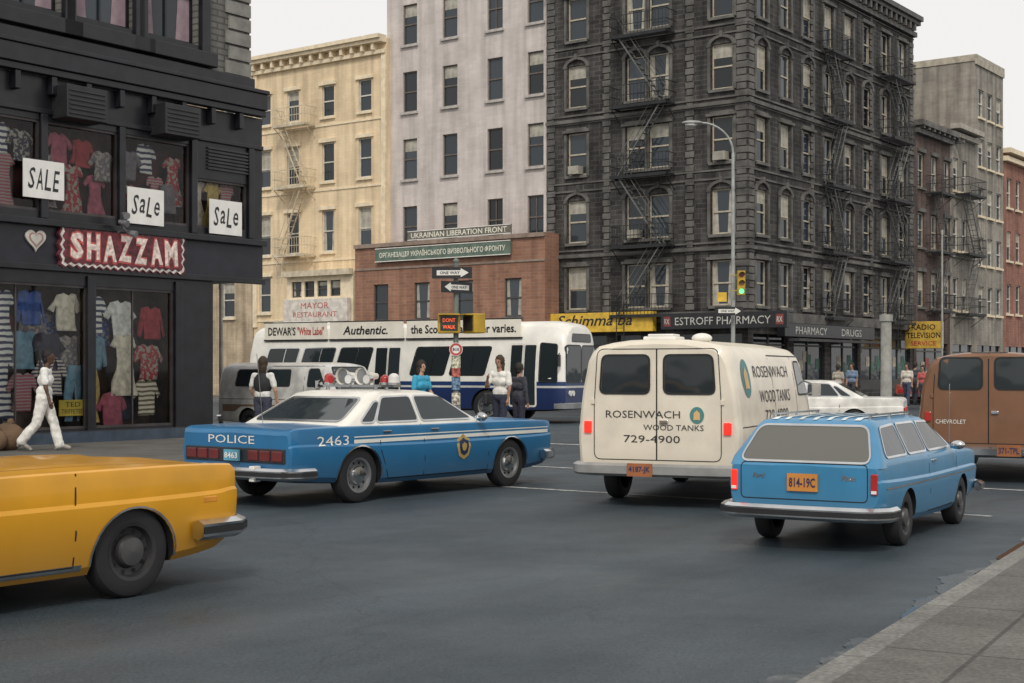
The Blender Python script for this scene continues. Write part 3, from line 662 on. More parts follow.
for a in(su(72),su(168)):
    mm=MB().box(a-.48,a+.48,-.5,-.0,6.55,7.2)
    for i in range(6): mm.box(a-.42,a+.42,-.52,-.5,6.62+i*.09,6.655+i*.09)
    mm.obj('air_conditioner',[mat('black_aircon',(.022,.022,.025),.5)],e,bevel=.02)
# --- shop signs
RM=math.atan2(A.y,A.x)
sg=thing('shop_sign','dark red sign with pale zigzag border and pale hand-cut letters','sign',so,RM)
a,b=su(56),su(181); zc=4.08; hh=.43
zb=MB(); n=34; up=[];dn=[]
for i in range(n+1):
    x=a+(b-a)*i/n; e1=.03*(1 if i%2 else -1); up.append((x,hh+e1)); dn.append((x,-hh-e1))
def zz_side(x,flip):
    out=[]
    for i in range(1,8):
        z=hh-2*hh*i/8; out.append((x+(.03 if i%2 else -.03),z))
    return out if not flip else out[::-1]
pts=up+zz_side(b,False)+dn[::-1]+zz_side(a,True)
cx=(a+b)/2
def ext(mb,pts,y0,y1,cz,m=0,sx=1,sz=1):
    k=len(pts); vs=[(cx+(p[0]-cx)*sx,y0,cz+p[1]*sz) for p in pts]+[(cx+(p[0]-cx)*sx,y1,cz+p[1]*sz) for p in pts]
    mb.add(vs,[tuple(range(k))]+[(i,i+k,(i+1)%k+k,(i+1)%k) for i in range(k)],m)
ext(zb,pts,-.12,-.03,zc,1); ext(zb,pts,-.13,-.12,zc,0,.975,.93); ext(zb,pts,-.14,-.13,zc,1,.945,.82)
zb.obj('sign_board',[mat('sign_white',(.72,.66,.62),.5,var=.4,scale=14),mat('sign_deep_red',(.14,.025,.035),.5,var=.6,scale=10)],sg)
OR_=mat('sign_outline_red',(.55,.10,.09),.5); LP=mat('sign_letter_pink',(.80,.66,.60),.5,var=.35,scale=12)
st=(b-a)*.88/7; rnd=random.Random(3)
for i,ch in enumerate('SHAZZAM'):
    x=a+(b-a)*.06+st*(i+.5); r_=rnd.uniform(-.06,.06); dz=rnd.uniform(-.02,.02); w_=st*(.86 if ch!='M' else .92)
    flat_text(sg,ch,x,-.146,zc+dz,w_*1.03,.60,OR_,bold=.09,jit=.008,rot=r_); flat_text(sg,ch,x,-.152,zc+dz,w_*.92,.53,LP,bold=.045,jit=.010,rot=r_)
em=thing('heart_emblem','pale heart-shaped emblem on the black fascia','emblem',so,RM)
ec=su(34); hp=[]
for i in range(40):
    t=2*math.pi*i/40; hp.append((.0145*16*math.sin(t)**3*.98,.0145*(13*math.cos(t)-5*math.cos(2*t)-2*math.cos(3*t)-math.cos(4*t))))
k=len(hp); m_=MB()
for sc_,y0,y1,mi in((1,-.07,-.03,0),(.72,-.078,-.07,1),(.55,-.084,-.078,0)):
    m_.add([(ec+x*sc_,y0,4.15+z*sc_) for x,z in hp]+[(ec+x*sc_,y1,4.15+z*sc_) for x,z in hp],[tuple(range(k))]+[(i,i+k,(i+1)%k+k,(i+1)%k) for i in range(k)],mi)
m_.obj('emblem_plate',[mat('emblem_pale',(.52,.50,.45),.5),mat('emblem_rose',(.35,.2,.2),.6)],em)
def sale(px,py,hpx,tilt,txt):
    u=su(px); D=so.y+u*A.y; s=F/D; z=EH+(HZ-py)/s; h=hpx/s
    sg=thing('sale_sign','white hand-lettered paper sale sign on the shop window','sign',so+A*u+N*.09+Vector((0,0,z)),RM,'sale signs on the shop')
    w=h*1.25
    MB().box(-w/2,w/2,-.01,.01,-h/2,h/2).obj('sign_board',[mat('paper_white',(.80,.79,.76),.7,var=.08)],sg)
    n_=len(txt)
    for i,ch in enumerate(txt):
        flat_text(sg,ch,-w*.40+w*.80*(i+.5)/n_,-.014,tilt*(i-1.5)*.12,w*.155,h*(.56 if ch.isupper() or ch=='l' else .40),SGB,bold=.01,shear=.1,rot=tilt,jit=.004)
sale(41,180,38,-.06,'SALE'); sale(143,207,36,-.12,'SaLe'); sale(223,218,34,-.05,'SaLe')
sp=thing('spotlight','cluster of small metal spotlights on the fascia','lamp',so+A*su(113),RM)
m_=MB(); m_.bar((0,-.03,4.35),(0,-.35,4.5),.035)
for x,z,r in((-.10,4.62,.15),(.1,4.42,.2),(.0,4.78,-.15)):
    m_.bar((0,-.33,4.5),(x,-.36,z),.025); m_.cyl((x,-.33,z),(x+r*.4,-.52,z-.05),.045,.075,0,12)
m_.obj('lamp_shade',[GREYM],sp,40)
# --- garments
GM={}
CS=[(.88,.86,.81),(.07,.13,.38),(.80,.74,.60),(.40,.05,.06),(.60,.44,.15),(.05,.05,.08),(.70,.62,.54),(.18,.32,.42),(.45,.12,.17),(.2,.18,.2)]
names=['white','blue','cream','red','ochre','black','pale','slate blue','maroon','charcoal']
def gmat(i,striped):
    k=('g',i,striped)
    if k in GM: return GM[k]
    c=CS[i]
    if striped:
        m,n,l,p=nt('patterned_cloth'); tc=n.new('ShaderNodeTexCoord'); cr_=n.new('ShaderNodeValToRGB'); cr_.color_ramp.elements[0].color=c4(c)
        c2=((.06,.07,.14),(.3,.08,.08),(.2,.16,.1))[i%3] if sum(c)>.8 else (.42,.38,.33)
        if i%2==0:
            w=n.new('ShaderNodeTexWave'); w.bands_direction='Z'; w.inputs['Scale'].default_value=2.6+i*.3; w.inputs['Distortion'].default_value=2.2; cr_.color_ramp.elements[0].position=.5; cr_.color_ramp.elements[1].position=.7
        else:
            w=n.new('ShaderNodeTexNoise'); w.inputs['Scale'].default_value=13; w.inputs['Detail'].default_value=3; cr_.color_ramp.elements[0].position=.5; cr_.color_ramp.elements[1].position=.56
        l.new(tc.outputs['Object'],w.inputs['Vector']); cr_.color_ramp.elements[1].color=c4(c2)
        l.new(w.outputs['Fac'],cr_.inputs['Fac']); l.new(cr_.outputs[0],p.inputs['Base Color']); p.inputs['Roughness'].default_value=.9
    else: m=mat('cloth_%d'%i,c,.9,var=.3,scale=8)
    GM[k]=m; return m
SHP={'shirt':[(-.09,0),(-.22,-.04),(-.36,-.3),(-.27,-.36),(-.2,-.24),(-.21,-.68),(.21,-.68),(.2,-.24),(.27,-.36),(.36,-.3),(.22,-.04),(.09,0),(0,-.05)],
 'dress':[(-.08,0),(-.2,-.03),(-.3,-.22),(-.22,-.27),(-.17,-.2),(-.16,-.45),(-.3,-1.15),(.3,-1.15),(.16,-.45),(.17,-.2),(.22,-.27),(.3,-.22),(.2,-.03),(.08,0),(0,-.06)],
 'sweater':[(-.09,0),(-.22,-.04),(-.34,-.55),(-.25,-.58),(-.19,-.25),(-.2,-.62),(.2,-.62),(.19,-.25),(.25,-.58),(.34,-.55),(.22,-.04),(.09,0),(0,-.05)],
 'trousers':[(-.17,0),(-.2,-.5),(-.22,-1.0),(-.05,-1.0),(0,-.35),(.05,-1.0),(.22,-1.0),(.2,-.5),(.17,0)]}
def garment(kind,px,ztop,ci,striped=False,y=.25,sc=1.0,rot=0):
    u=su(px); pts=SHP[kind]; bm=poly_bm([(p[0]*sc,p[1]*sc) for p in pts]); 
    for ax,st in((0,.06),(1,.08)):
        lo=min(v.co[ax] for v in bm.verts); hi=max(v.co[ax] for v in bm.verts); k=math.floor(lo/st)+1
        while k*st<hi:
            co=[0,0,0];no=[0,0,0];co[ax]=k*st;no[ax]=1
            bmesh.ops.bisect_plane(bm,geom=bm.verts[:]+bm.edges[:]+bm.faces[:],plane_co=co,plane_no=no); k+=1
    ph=random.random()*6; wob=random.uniform(.01,.035)
    for v in bm.verts:
        x,z=v.co.x,v.co.y; d=.08*math.cos(x*3.2)+.022*math.sin(x*38+ph+z*3)+.012*math.sin(z*14+ph); v.co=Vector((x+wob*math.sin(z*7+ph),-d+.1,z))
    me=bpy.data.meshes.new('cloth'); bm.to_mesh(me); bm.free(); me.materials.append(gmat(ci,striped))
    me.polygons.foreach_set('use_smooth',[True]*len(me.polygons))
    o=mk('hanging_'+kind,me,None,so+A*u+B*y+Vector((0,0,ztop)),RM+rot)
    sd=o.modifiers.new('s','SOLIDIFY'); sd.thickness=.015
    tag(o,('%s%s %s hanging in the shop window'%('patterned ' if striped else '',names[ci],kind)),'clothing','garments in the shop window')
rg=random.Random(21)
lower=[('dress',8,3.15,0,1),('sweater',40,3.18,1,0),('shirt',74,3.15,2,0),('shirt',103,3.12,0,1),('shirt',130,3.05,0,0),('sweater',158,2.95,3,0),
  ('dress',8,1.95,0,1),('shirt',33,2.38,7,0),('shirt',56,2.35,5,0),('shirt',80,2.3,9,1),('sweater',104,2.3,7,0),('dress',131,2.35,2,0),('shirt',157,2.15,3,1),
  ('trousers',101,1.65,4,0),('shirt',30,1.55,8,1),('trousers',81,1.7,7,0),('shirt',155,1.4,2,1),('shirt',121,1.15,8,0),('shirt',58,1.85,6,1),('sweater',44,2.75,9,1),('shirt',119,2.75,1,1),('sweater',146,2.5,9,0),('shirt',20,2.7,3,0),('shirt',66,2.75,1,1),('shirt',20,1.2,5,1),('shirt',142,1.2,5,0)]
for i,a_ in enumerate(lower): garment(a_[0],a_[1],a_[2],a_[3],bool(a_[4]),y=(.17 if i<20 else .42)+.14*rg.random(),rot=rg.uniform(-.12,.12),sc=1.12 if i<20 else .95)
upper=[('shirt',8,6.4,0,1),('shirt',28,6.3,5,1),('shirt',66,6.35,8,0),('sweater',92,6.3,3,0),('shirt',108,6.1,9,1),('shirt',154,6.4,0,1),('dress',180,6.2,3,1),('dress',205,5.78,6,0),('dress',219,5.78,4,0),('dress',233,5.78,8,1),('dress',8,5.8,8,1),('dress',55,5.9,9,1),('dress',80,5.75,3,1),('shirt',135,6.2,9,0),('shirt',176,5.6,9,0),('dress',104,5.6,8,0),('shirt',136,5.5,3,1),('dress',165,5.75,8,1)]
for i,a_ in enumerate(upper): garment(a_[0],a_[1],a_[2],a_[3],bool(a_[4]),y=.16+.1*rg.random(),rot=rg.uniform(-.12,.12),sc=.92)
sg=thing('window_placard','yellow placard with black letters in the shop window','sign',so+A*su(76)+B*.115+Vector((0,0,.84)),RM)
MB().box(-.32,.32,-.012,.012,-.16,.16).obj('sign_board',[mat('placard_yellow',(.68,.52,.07),.6)],sg); flat_text(sg,'TED',0,-.016,.07,.36,.10,SGB,bold=0); flat_text(sg,'TRIFFETED',0,-.016,-.07,.54,.09,SGB,bold=0)

# ---------------------------------------------------------------- vehicles
def pchip(xs,ys,x):
    n=len(xs)
    if x<=xs[0]: return ys[0]
    if x>=xs[-1]: return ys[-1]
    d=[(ys[i+1]-ys[i])/(xs[i+1]-xs[i]) for i in range(n-1)]
    def sl(i):
        if i==0 : return d[0]
        if i==n-1: return d[-1]
        if d[i-1]*d[i]<=0: return 0
        return 2*d[i-1]*d[i]/(d[i-1]+d[i])
    i=max(k for k in range(n-1) if xs[k]<=x); h=xs[i+1]-xs[i]; t=(x-xs[i])/h; m0,m1=sl(i),sl(i+1)
    return (2*t**3-3*t*t+1)*ys[i]+(t**3-2*t*t+t)*h*m0+(-2*t**3+3*t*t)*ys[i+1]+(t**3-t*t)*h*m1
def loft(keys,step=.08):
    xs=[k[0] for k in keys]; n=len(keys[0][1]); X=set(xs); x=xs[0]
    while x<xs[-1]: X.add(x); x+=step
    X=sorted(X); X=[v for i,v in enumerate(X) if i==0 or v-X[i-1]>.004]
    mb=MB(); rings=[]
    for x in X:
        h=[(pchip(xs,[k[1][j][0] for k in keys],x),pchip(xs,[k[1][j][1] for k in keys],x)) for j in range(n)]
        rings.append([(x,-y,z) for y,z in h]+[(x,y,z) for y,z in h[-2:0:-1]])
    vs=[v for r in rings for v in r]; R=len(rings[0]); fs=[]
    for i in range(len(X)-1):
        for j in range(R):
            a=i*R+j;b=i*R+(j+1)%R; fs.append((a,b,b+R,a+R))
    fs.append(tuple(range(R))[::-1]); fs.append(tuple(range((len(X)-1)*R,len(X)*R)))
    mb.add(vs,fs); return mb
def sec(w,zb,zs,zt,cr=.012):
    # slab-sided section: flat flank, shoulder crease, crisp fender edge, nearly flat deck
    k=zs-zb
    return [(0,zb),(w-.25,zb),(w-.08,zb+.02),(w-.035,zb+.08),(w-.012,zb+k*.3),(w,zb+k*.55),(w-.002,zb+k*.66),(w-.022,zb+k*.70),(w-.022,zs-.05),(w-.030,zs-.012),(w-.055,zs),(w-.16,zs-.004),(w-.22,zt-.005),(w*.45,zt),(0,zt+cr)]
def fixn(me):
    bm=bmesh.new(); bm.from_mesh(me); bmesh.ops.recalc_face_normals(bm,faces=bm.faces); bm.to_mesh(me); bm.free()
def bvh_of(mbs):
    vs=[];fs=[]
    for m in mbs:
        o=len(vs); vs+=m.v; fs+=[[i+o for i in f] for f in m.f]
    return BVHTree.FromPolygons(vs,fs)
def cut_body(mb,name,mats,parent,axles,r,w,gap=.04,drop=0):
    me=mb.mesh(name,mats); fixn(me); ob=mk(name,me)
    c=MB()
    for ax in axles:
        for s in(-1,1):
            y0,y1=sorted((s*(w-.30),s*(w+.3))); c.cyl((ax,y0,r-drop),(ax,y1,r-drop),r+gap,None,1,36)
    cm=c.mesh('cutter',mats); fixn(cm); co=mk('cutter',cm)
    b=ob.modifiers.new('b','BOOLEAN'); b.operation='DIFFERENCE'; b.object=co; b.solver='EXACT'
    bpy.context.view_layer.update(); nm=bpy.data.meshes.new_from_object(ob.evaluated_get(DG()))
    ob.modifiers.clear(); ob.data=nm; bpy.data.objects.remove(co)
    nm.polygons.foreach_set('use_smooth',[True]*len(nm.polygons))
    try: nm.set_sharp_from_angle(angle=math.radians(24))
    except Exception: pass
    nm.name=name; ob.parent=parent; return ob
def greenhouse(rings):
    mb=MB(); vs=[];R=None
    for (z,x0,x1,w,rc) in rings:
        pts=rpoly([(x0,-w),(x1,-w),(x1,w),(x0,w)],rc,5); R=len(pts); vs+=[(p.x,p.y,z) for p in pts]
    fs=[]
    for i in range(len(rings)-1):
        for j in range(R): fs.append((i*R+j,i*R+(j+1)%R,(i+1)*R+(j+1)%R,(i+1)*R+j))
    fs.append(tuple(range((len(rings)-1)*R,len(rings)*R))); mb.add(vs,fs); return mb
WH={}
def wheel(par,x,y,r,style='dish',wd=.2):
    k=(r,style,wd)
    if k not in WH:
        h=wd/2; rr=r*.6
        t=MB().lathe([(rr,h*.6),(rr+.01,h*.95),(r*.85,h),(r*.95,h*.85),(r,h*.55),(r,-h*.55),(r*.95,-h*.85),(r*.85,-h),(rr+.01,-h*.95),(rr,-h*.6)],0,40)
        rim=MB(); rim.lathe([(rr+.012,-h*.97),(rr-.015,-h*.9),(rr-.03,-h*.5),(rr*.62,-h*.42),(rr*.55,-h*.75)],0,40); rim.lathe([(rr*.56,-h*.7),(rr*.5,-h*.95),(rr*.2,-h*1.05),(0,-h*1.08)],1,40)
        for i in range(10):
            a=i*math.pi/5; rim.cyl((rr*.76*math.cos(a),-h*.5,rr*.76*math.sin(a)),(rr*.76*math.cos(a),-h*.44,rr*.76*math.sin(a)),rr*.09,None,2,8)
        st=mat('dark_wheel_steel',(.035,.035,.037),.5,.3) if style=='dark' else STEEL
        WH[k]=(t.mesh('tyre',[RUB],35),rim.mesh('rim',[st,mat('dull_hub',(.09,.09,.09),.45,.6) if style=='dark' else CHR,DARKM],35))
    e=mk('wheel',None,par,(x,y,r),0 if y<0 else math.pi); e.empty_display_size=.1
    mk('tyre',WH[k][0],e); mk('rim',WH[k][1],e); return e
def bar_wrap(par,name,x,w,z0,z1,dirx,m,bulge=.08,wrap=.35,t=.09,strip=None):
    mb=MB(); path=[]
    n=12
    path.append((x-dirx*(wrap),w+.03))
    path.append((x-dirx*.09,w+.02)); path.append((x+dirx*.01,w-.07))
    for i in range(n+1):
        y=(w-.15)*(1-2*i/n); path.append((x+dirx*(.03+bulge*(1-(y/w)**2)),y))
    path+= [(x+dirx*.01,-w+.07),(x-dirx*.09,-w-.02),(x-dirx*wrap,-w-.03)]
    prof=[(0,z0+.02),(t*.5,z0),(t,z0+.03),(t,z1-.03),(t*.5,z1),(0,z1-.02)]
    vs=[];vs2=[];k=len(prof);zc=(z0+z1)/2
    for i,p in enumerate(path):
        p=Vector(p);a=Vector(path[max(0,i-1)]);b=Vector(path[min(len(path)-1,i+1)]); d=(b-a).normalized(); nn=Vector((d.y,-d.x)); 
        if nn.dot(Vector((p.x-(x-dirx*1),p.y)))<0: nn=-nn
        for o,z in prof: q=p+nn*o; vs.append((q.x,q.y,z))
        for z in(zc-.025,zc+.025): q=p+nn*(t+.006); vs2.append((q.x,q.y,z))
    fs=[(i*k+j,i*k+(j+1)%k,(i+1)*k+(j+1)%k,(i+1)*k+j) for i in range(len(path)-1) for j in range(k)]+[tuple(range(k)),tuple(range((len(path)-1)*k,len(path)*k))]
    mb.add(vs,fs); o=mb.obj(name,[m],par,smooth=40,fixn=True)
    if strip:
        s=MB(); s.add(vs2,[(2*i,2*i+2,2*i+3,2*i+1) for i in range(len(path)-1)]); s.obj('rubber_strip',[strip],o)
    return o
def pane(par,pts,face,bvh,r=.05,trim=CHR,tw=.02,name='window',glass=None):
    P=rpoly(pts,r,4); w=decal(par,name,poly_bm(P),face,bvh,.006,glass or VG,step=.18)
    for p in w.data.polygons: p.use_smooth=True
    if trim: decal(w,'frame',ring_bm(P,tw),face,bvh,.011,trim,step=.3)
    return w
def plate(par,x,y,z,w,h,rear,txt,bg,fg):
    s=-1 if rear else 1
    p=MB().box(x-.012,x+.012,y-w/2,y+w/2,z-h/2,z+h/2).obj('number_plate',[bg],par)
    bm=text_bm(txt,w*.86,h*.55,.02)
    for v in bm.verts: v.co=Vector((x+s*.017,y+(-v.co.x if rear else v.co.x),z+v.co.y))
    me=bpy.data.meshes.new('lettering'); bm.to_mesh(me); bm.free(); me.materials.append(fg); mk('lettering',me,p)
ORP=mat('plate_orange',(.60,.24,.045),.5,var=.1); ORB=mat('plate_brown_orange',(.34,.12,.045),.5,var=.2); NAVY=mat('navy_text',(.02,.03,.09),.5); SEAM=mat('panel_gap',(.006,.006,.008),.7)
def place(e,local,world,h,sc=(1,1,1)):
    a=math.atan2(h.y,h.x); e.rotation_euler=(0,0,a); e.scale=sc; l=Matrix.Rotation(a,4,'Z')@Vector((local[0]*sc[0],local[1]*sc[1],0)); e.location=(world.x-l.x,world.y-l.y,0)
def sedan(name,label,bodym,roofm,keys,gh,axles,r,w,sidep,rearp,frontp,seams,cat='car',trimm=CHR,style='dish',group=None,drop=.03,lip=True):
    e=thing(name,label,cat,group=group); L=loft([(k[0],sec(*k[1:])) for k in keys]); G=greenhouse(gh); b=bvh_of([L,G])
    cut_body(L,'body',[bodym,DARKM],e,axles,r,w,.04,drop)
    me=G.mesh('roof',[roofm],30); fixn(me); mk('roof',me,e)
    for ax in axles:
        for s in(-1,1): wheel(e,ax,s*(w-.14),r,style)
    av=[(ax,r-drop,r+.055) for ax in axles]
    for p in sidep:
        pane(e,p,'R',b,trim=trimm); pane(e,[(-x,z) for x,z in p][::-1],'L',b,trim=trimm)
    for p in rearp: pane(e,p,'rear',b,.06,trim=trimm)
    for p in frontp: pane(e,p,'front',b,.06,trim=trimm)
    for sm_ in seams:
        decal(e,'panel_seam',line_bm(sm_,.012),'R',b,.003,SEAM,avoid=av); decal(e,'panel_seam',line_bm([(-x,z) for x,z in sm_],.012),'L',b,.003,SEAM,avoid=av)
    if lip:
        for ax in axles:
            pts=[(ax+(r+.05)*math.cos(t),r-drop+(r+.05)*math.sin(t)) for t in [math.pi*(k/16) for k in range(17)]]
            decal(e,'arch_trim',line_bm(pts,.014),'R',b,.008,trimm,step=None)
    return e,b,av
def box_on(par,name,x0,x1,y0,y1,z0,z1,m,bev=.01): return MB().box(x0,x1,y0,y1,z0,z1).obj(name,[m],par,bevel=bev)

# ---- police car
PB=mat('police_blue_paint',(.012,.150,.335),.28,coat=.3,var=.10,dirt=.5); PW=mat('police_white_paint',(.78,.76,.69),.32,coat=.3,var=.08)
keysF=[(-2.63,.92,.40,.85,.85),(-2.60,.945,.34,.90,.895),(-2.50,.96,.30,.925,.92),(-1.9,.975,.25,.93,.935),(-1.1,.98,.20,.92,.94),(0,.98,.19,.91,.93),(1.0,.98,.19,.91,.94),(1.8,.975,.21,.905,.93),(2.30,.965,.26,.895,.905),(2.44,.95,.32,.88,.88),(2.47,.93,.38,.84,.84)]
ghF=[(.86,-1.84,1.04,.91,.10),(.94,-1.68,.89,.89,.10),(1.25,-1.10,.30,.73,.13),(1.305,-1.02,.21,.69,.14),(1.335,-.90,.08,.59,.18),(1.35,-.6,-.2,.3,.15)]
sideF=[[(.70,.965),(.22,1.25),(-.28,1.26),(-.28,.965)],[(-.36,.965),(-.36,1.26),(-.88,1.25),(-1.12,.965)],[(-1.18,.965),(-.96,1.20),(-1.04,1.20),(-1.40,.965)]]
rearF=[[(-.74,.985),(.74,.985),(.60,1.24),(-.60,1.24)]]; frontF=[[(-.76,.985),(.76,.985),(.60,1.24),(-.60,1.24)]]
seamF=[[(.98,.27),(1.0,.9)],[(-.32,.27),(-.32,.92)],[(-1.14,.6),(-1.14,.92)],[(-1.14,.27),(.98,.27)],[(-1.14,.62),(-.98,.27)]]
AX=(-1.49,1.49)
pc,b,av=sedan('police_car','turquoise blue and white police sedan with cluttered roof light rack',PB,PW,keysF,ghF,AX,.335,.98,sideF,rearF,frontF,seamF)
def stripe(par,z0,z1,x0,x1,b,av,m,name='painted_stripe'):
    for f in('R','L'):
        P=[(x0,z0),(x1,z0),(x1,z1),(x0,z1)]
        if f=='L': P=[(-x,z) for x,z in P][::-1]
        decal(par,name,poly_bm(P),f,b,.004,m,avoid=av)
stripe(pc,.72,.765,-1.6,2.38,b,av,LIT); stripe(pc,.79,.803,-1.6,2.38,b,av,LIT)
decal(pc,'lettering',text_bm('2463',.52,.115,.0),'R',b,.006,LIT,at=(-1.95,.765),step=None,avoid=None)
decal(pc,'lettering',text_bm('POLICE',.80,.095,.0),'rear',b,.006,LIT,at=(-.05,.785),step=None)
sh_=[(0,-.17),(.1,-.12),(.14,.0),(.13,.1),(.06,.12),(0,.17),(-.06,.12),(-.13,.1),(-.14,0),(-.1,-.12)]
decal(pc,'door_emblem',poly_bm(sh_),'R',b,.008,mat('badge_gold',(.5,.36,.12),.4),at=(.45,.60),step=None)
decal(pc,'door_emblem',poly_bm([(x*.68,y*.68) for x,y in sh_]),'R',b,.012,NAVY,at=(.45,.60),step=None)
decal(pc,'door_emblem',poly_bm([(x*.35,y*.35) for x,y in sh_]),'R',b,.015,mat('badge_gold',(.5,.36,.12),.4),at=(.45,.60),step=None)
bar_wrap(pc,'bumper',-2.62,.95,.33,.47,-1,CHR,wrap=.3,strip=RUB); bar_wrap(pc,'bumper',2.46,.95,.35,.49,1,CHR,wrap=.3)
box_on(pc,'rear_panel',-2.645,-2.6,-.86,.86,.52,.69,mat('dark_panel',(.018,.022,.03),.4))
DRL=mat('dull_red_lens',(.14,.016,.015),.3,coat=.3)
for s in(-1,1):
    for k in range(3): 
        y0=s*(.34+.2*k); box_on(pc,'tail_light',-2.66,-2.6,y0-.085,y0+.085,.545,.665,DRL)
    box_on(pc,'bumper_guard',-2.78,-2.66,s*.45-.04,s*.45+.04,.31,.49,WHT)
    box_on(pc,'headlight',2.44,2.49,s*.68-.14,s*.68+.14,.6,.74,WHT)
    pm=MB(); pm.sph((.75,s*1.03,.98),(.05,.1,.06)); pm.bar((.78,s*.93,.94),(.76,s*1.0,.97),.03); pm.obj('wing_mirror',[CHR],pc,40)
    for xx in(.05,-.85): box_on(pc,'door_handle',xx-.24,xx-.1,s*.97-.012,s*.97+.012,.84,.86,CHR,.004)
plate(pc,-2.67,-.0,.60,.26,.13,True,'8463',mat('plate_blue_white',(.10,.34,.46),.5),LIT)
lb=MB(); zr=1.35; lb.box(-.50,-.38,-.62,.62,zr+.03,zr+.06,0); lb.box(-.66,-.62,-.5,.5,zr+.03,zr+.06,0); lb.box(-.66,-.38,-.02,.02,zr+.03,zr+.05)
for s in(-1,1):
    for xx in(-.44,-.64): lb.cyl((xx,s*.42,zr-.02),(xx,s*.42,zr+.05),.025,None,0,8)
lb.obj('light_bar',[CHR],pc,30)
CL=mat('clear_lens',(.75,.75,.72),.1); HORN=mat('cream_horn',(.74,.71,.62),.35)
def horn(y,z,r,L):
    d=MB(); d.cyl((-.35,y,z),(-.35-L*.55,y,z),r*.35,r*.5,0,16,True); d.cyl((-.35-L*.55,y,z),(-.35-L,y,z),r*.5,r,0,20,False)
    d.cyl((-.35-L+.03,y,z),(-.35-L+.031,y,z),r*.88,r*.85,1,20); d.box(-.5,-.44,y-.02,y+.02,zr+.05,z-r*.4); return d.obj('horn_speaker',[HORN,GREYM],pc,40)
horn(.17,zr+.17,.11,.3); horn(-.17,zr+.17,.11,.3)
def dome(c,r,h,m,nm):
    d=MB(); d.cyl((c[0],c[1],c[2]),(c[0],c[1],c[2]+.03),r*1.15,None,1,18); d.cyl((c[0],c[1],c[2]+.03),(c[0],c[1],c[2]+h*.6),r,r*.95,0,18); d.sph((c[0],c[1],c[2]+h*.6),(r*.95,r*.95,h*.4),0,18,8); return d.obj(nm,[m,CHR],pc,40)
dome((-.44,.40,zr+.06),.065,.13,CL,'beacon'); dome((-.44,-.40,zr+.06),.065,.13,REDL,'beacon'); dome((-.46,.57,zr+.06),.075,.15,REDL,'beacon'); dome((-.46,-.57,zr+.06),.075,.15,CL,'beacon')
for y,mm in((.33,REDL),(-.3,CL),(.02,CL)):
    d=MB(); d.cyl((-.60,y,zr+.13),(-.68,y,zr+.13),.05,.065,1,16); d.cyl((-.68,y,zr+.13),(-.69,y,zr+.13),.055,None,0,16); d.box(-.65,-.62,y-.01,y+.01,zr+.05,zr+.1,1); d.obj('flash_lamp',[mm,CHR],pc,40)
MB().bar((-1.9,.3,.93),(-2.0,.3,1.8),.008).obj('aerial',[CHR],pc)
place(pc,(-1.49,-.95),gp(360,503),Vector((.605,.796,0)))

# ---- yellow taxi
TY=mat('taxi_yellow_paint',(.66,.31,.004),.26,coat=.3,var=.1,dirt=.5)
keysT=[(-2.75,.9,.42,.80,.80),(-2.6,.94,.32,.90,.90),(-1.9,.975,.24,.925,.935),(-1.1,.98,.19,.915,.94),(0,.98,.18,.91,.93),(1.0,.98,.18,.915,.935),(1.8,.975,.2,.915,.925),(2.25,.97,.25,.905,.905),(2.41,.965,.33,.895,.885),(2.45,.955,.38,.87,.865)]
ghT=[(z,x0-.45,x1-.62,w_,rc) for z,x0,x1,w_,rc in ghF]
tx,b,av=sedan('taxi','yellow taxi cab with chrome bumper and sill strip',TY,TY,keysT,ghT,AX,.325,.98,[[(x-.58,z) for x,z in p] for p in sideF],rearF,frontF,seamF,cat='taxi',style='dark',drop=.06)
bar_wrap(tx,'bumper',2.44,.955,.36,.51,1,CHR,wrap=.45,t=.12,strip=RUB); bar_wrap(tx,'bumper',-2.74,.93,.35,.5,-1,CHR,wrap=.3)
stripe(tx,.24,.28,-1.0,1.05,b,av,CHR,'sill_strip')
decal(tx,'panel_seam',line_bm([(.35,-.72),(2.2,-.74)],.012),'top',b,.003,SEAM); decal(tx,'panel_seam',line_bm([(.35,.72),(2.2,.74)],.012),'top',b,.003,SEAM)
for s in(-1,1):
    box_on(tx,'headlight',2.40,2.47,s*.7-.17,s*.7+.17,.60,.76,WHT); box_on(tx,'side_marker',2.1,2.24,s*.962-.012,s*.962+.012,.62,.67,AMB)
    box_on(tx,'bumper_guard',2.5,2.64,s*.4-.04,s*.4+.04,.36,.56,RUB)
gr=MB(); 
for i in range(6): gr.box(2.42,2.47,-.5,.5,.60+i*.03,.615+i*.03)
gr.obj('grille',[CHR],tx)
place(tx,(1.49,-.95),gp(134,598),A)

# ---- blue station wagon
WB=mat('wagon_blue_paint',(.040,.225,.42),.28,coat=.3,var=.10,dirt=.45); WBR=mat('wagon_roof_blue',(.06,.23,.41),.32,coat=.3,var=.1)
keysP=[(-2.14,.83,.40,.82,.82),(-2.10,.85,.34,.865,.865),(-1.95,.87,.29,.88,.88),(-1.2,.885,.23,.88,.88),(0,.885,.20,.87,.88),(.9,.88,.20,.87,.89),(1.5,.87,.23,.855,.87),(1.95,.85,.29,.81,.815),(2.1,.82,.36,.75,.75)]
ghP=[(.82,-2.14,.98,.85,.08),(.90,-2.08,.84,.835,.08),(1.20,-1.80,.22,.675,.10),(1.25,-1.74,.12,.635,.12),(1.275,-1.64,.0,.54,.17),(1.285,-1.4,-.2,.3,.15)]
sideP=[[(.62,.92),(.18,1.19),(-.3,1.20),(-.3,.92)],[(-.38,.92),(-.38,1.20),(-1.08,1.20),(-1.08,.92)],[(-1.16,.92),(-1.16,1.20),(-1.68,1.18),(-1.90,.92)]]
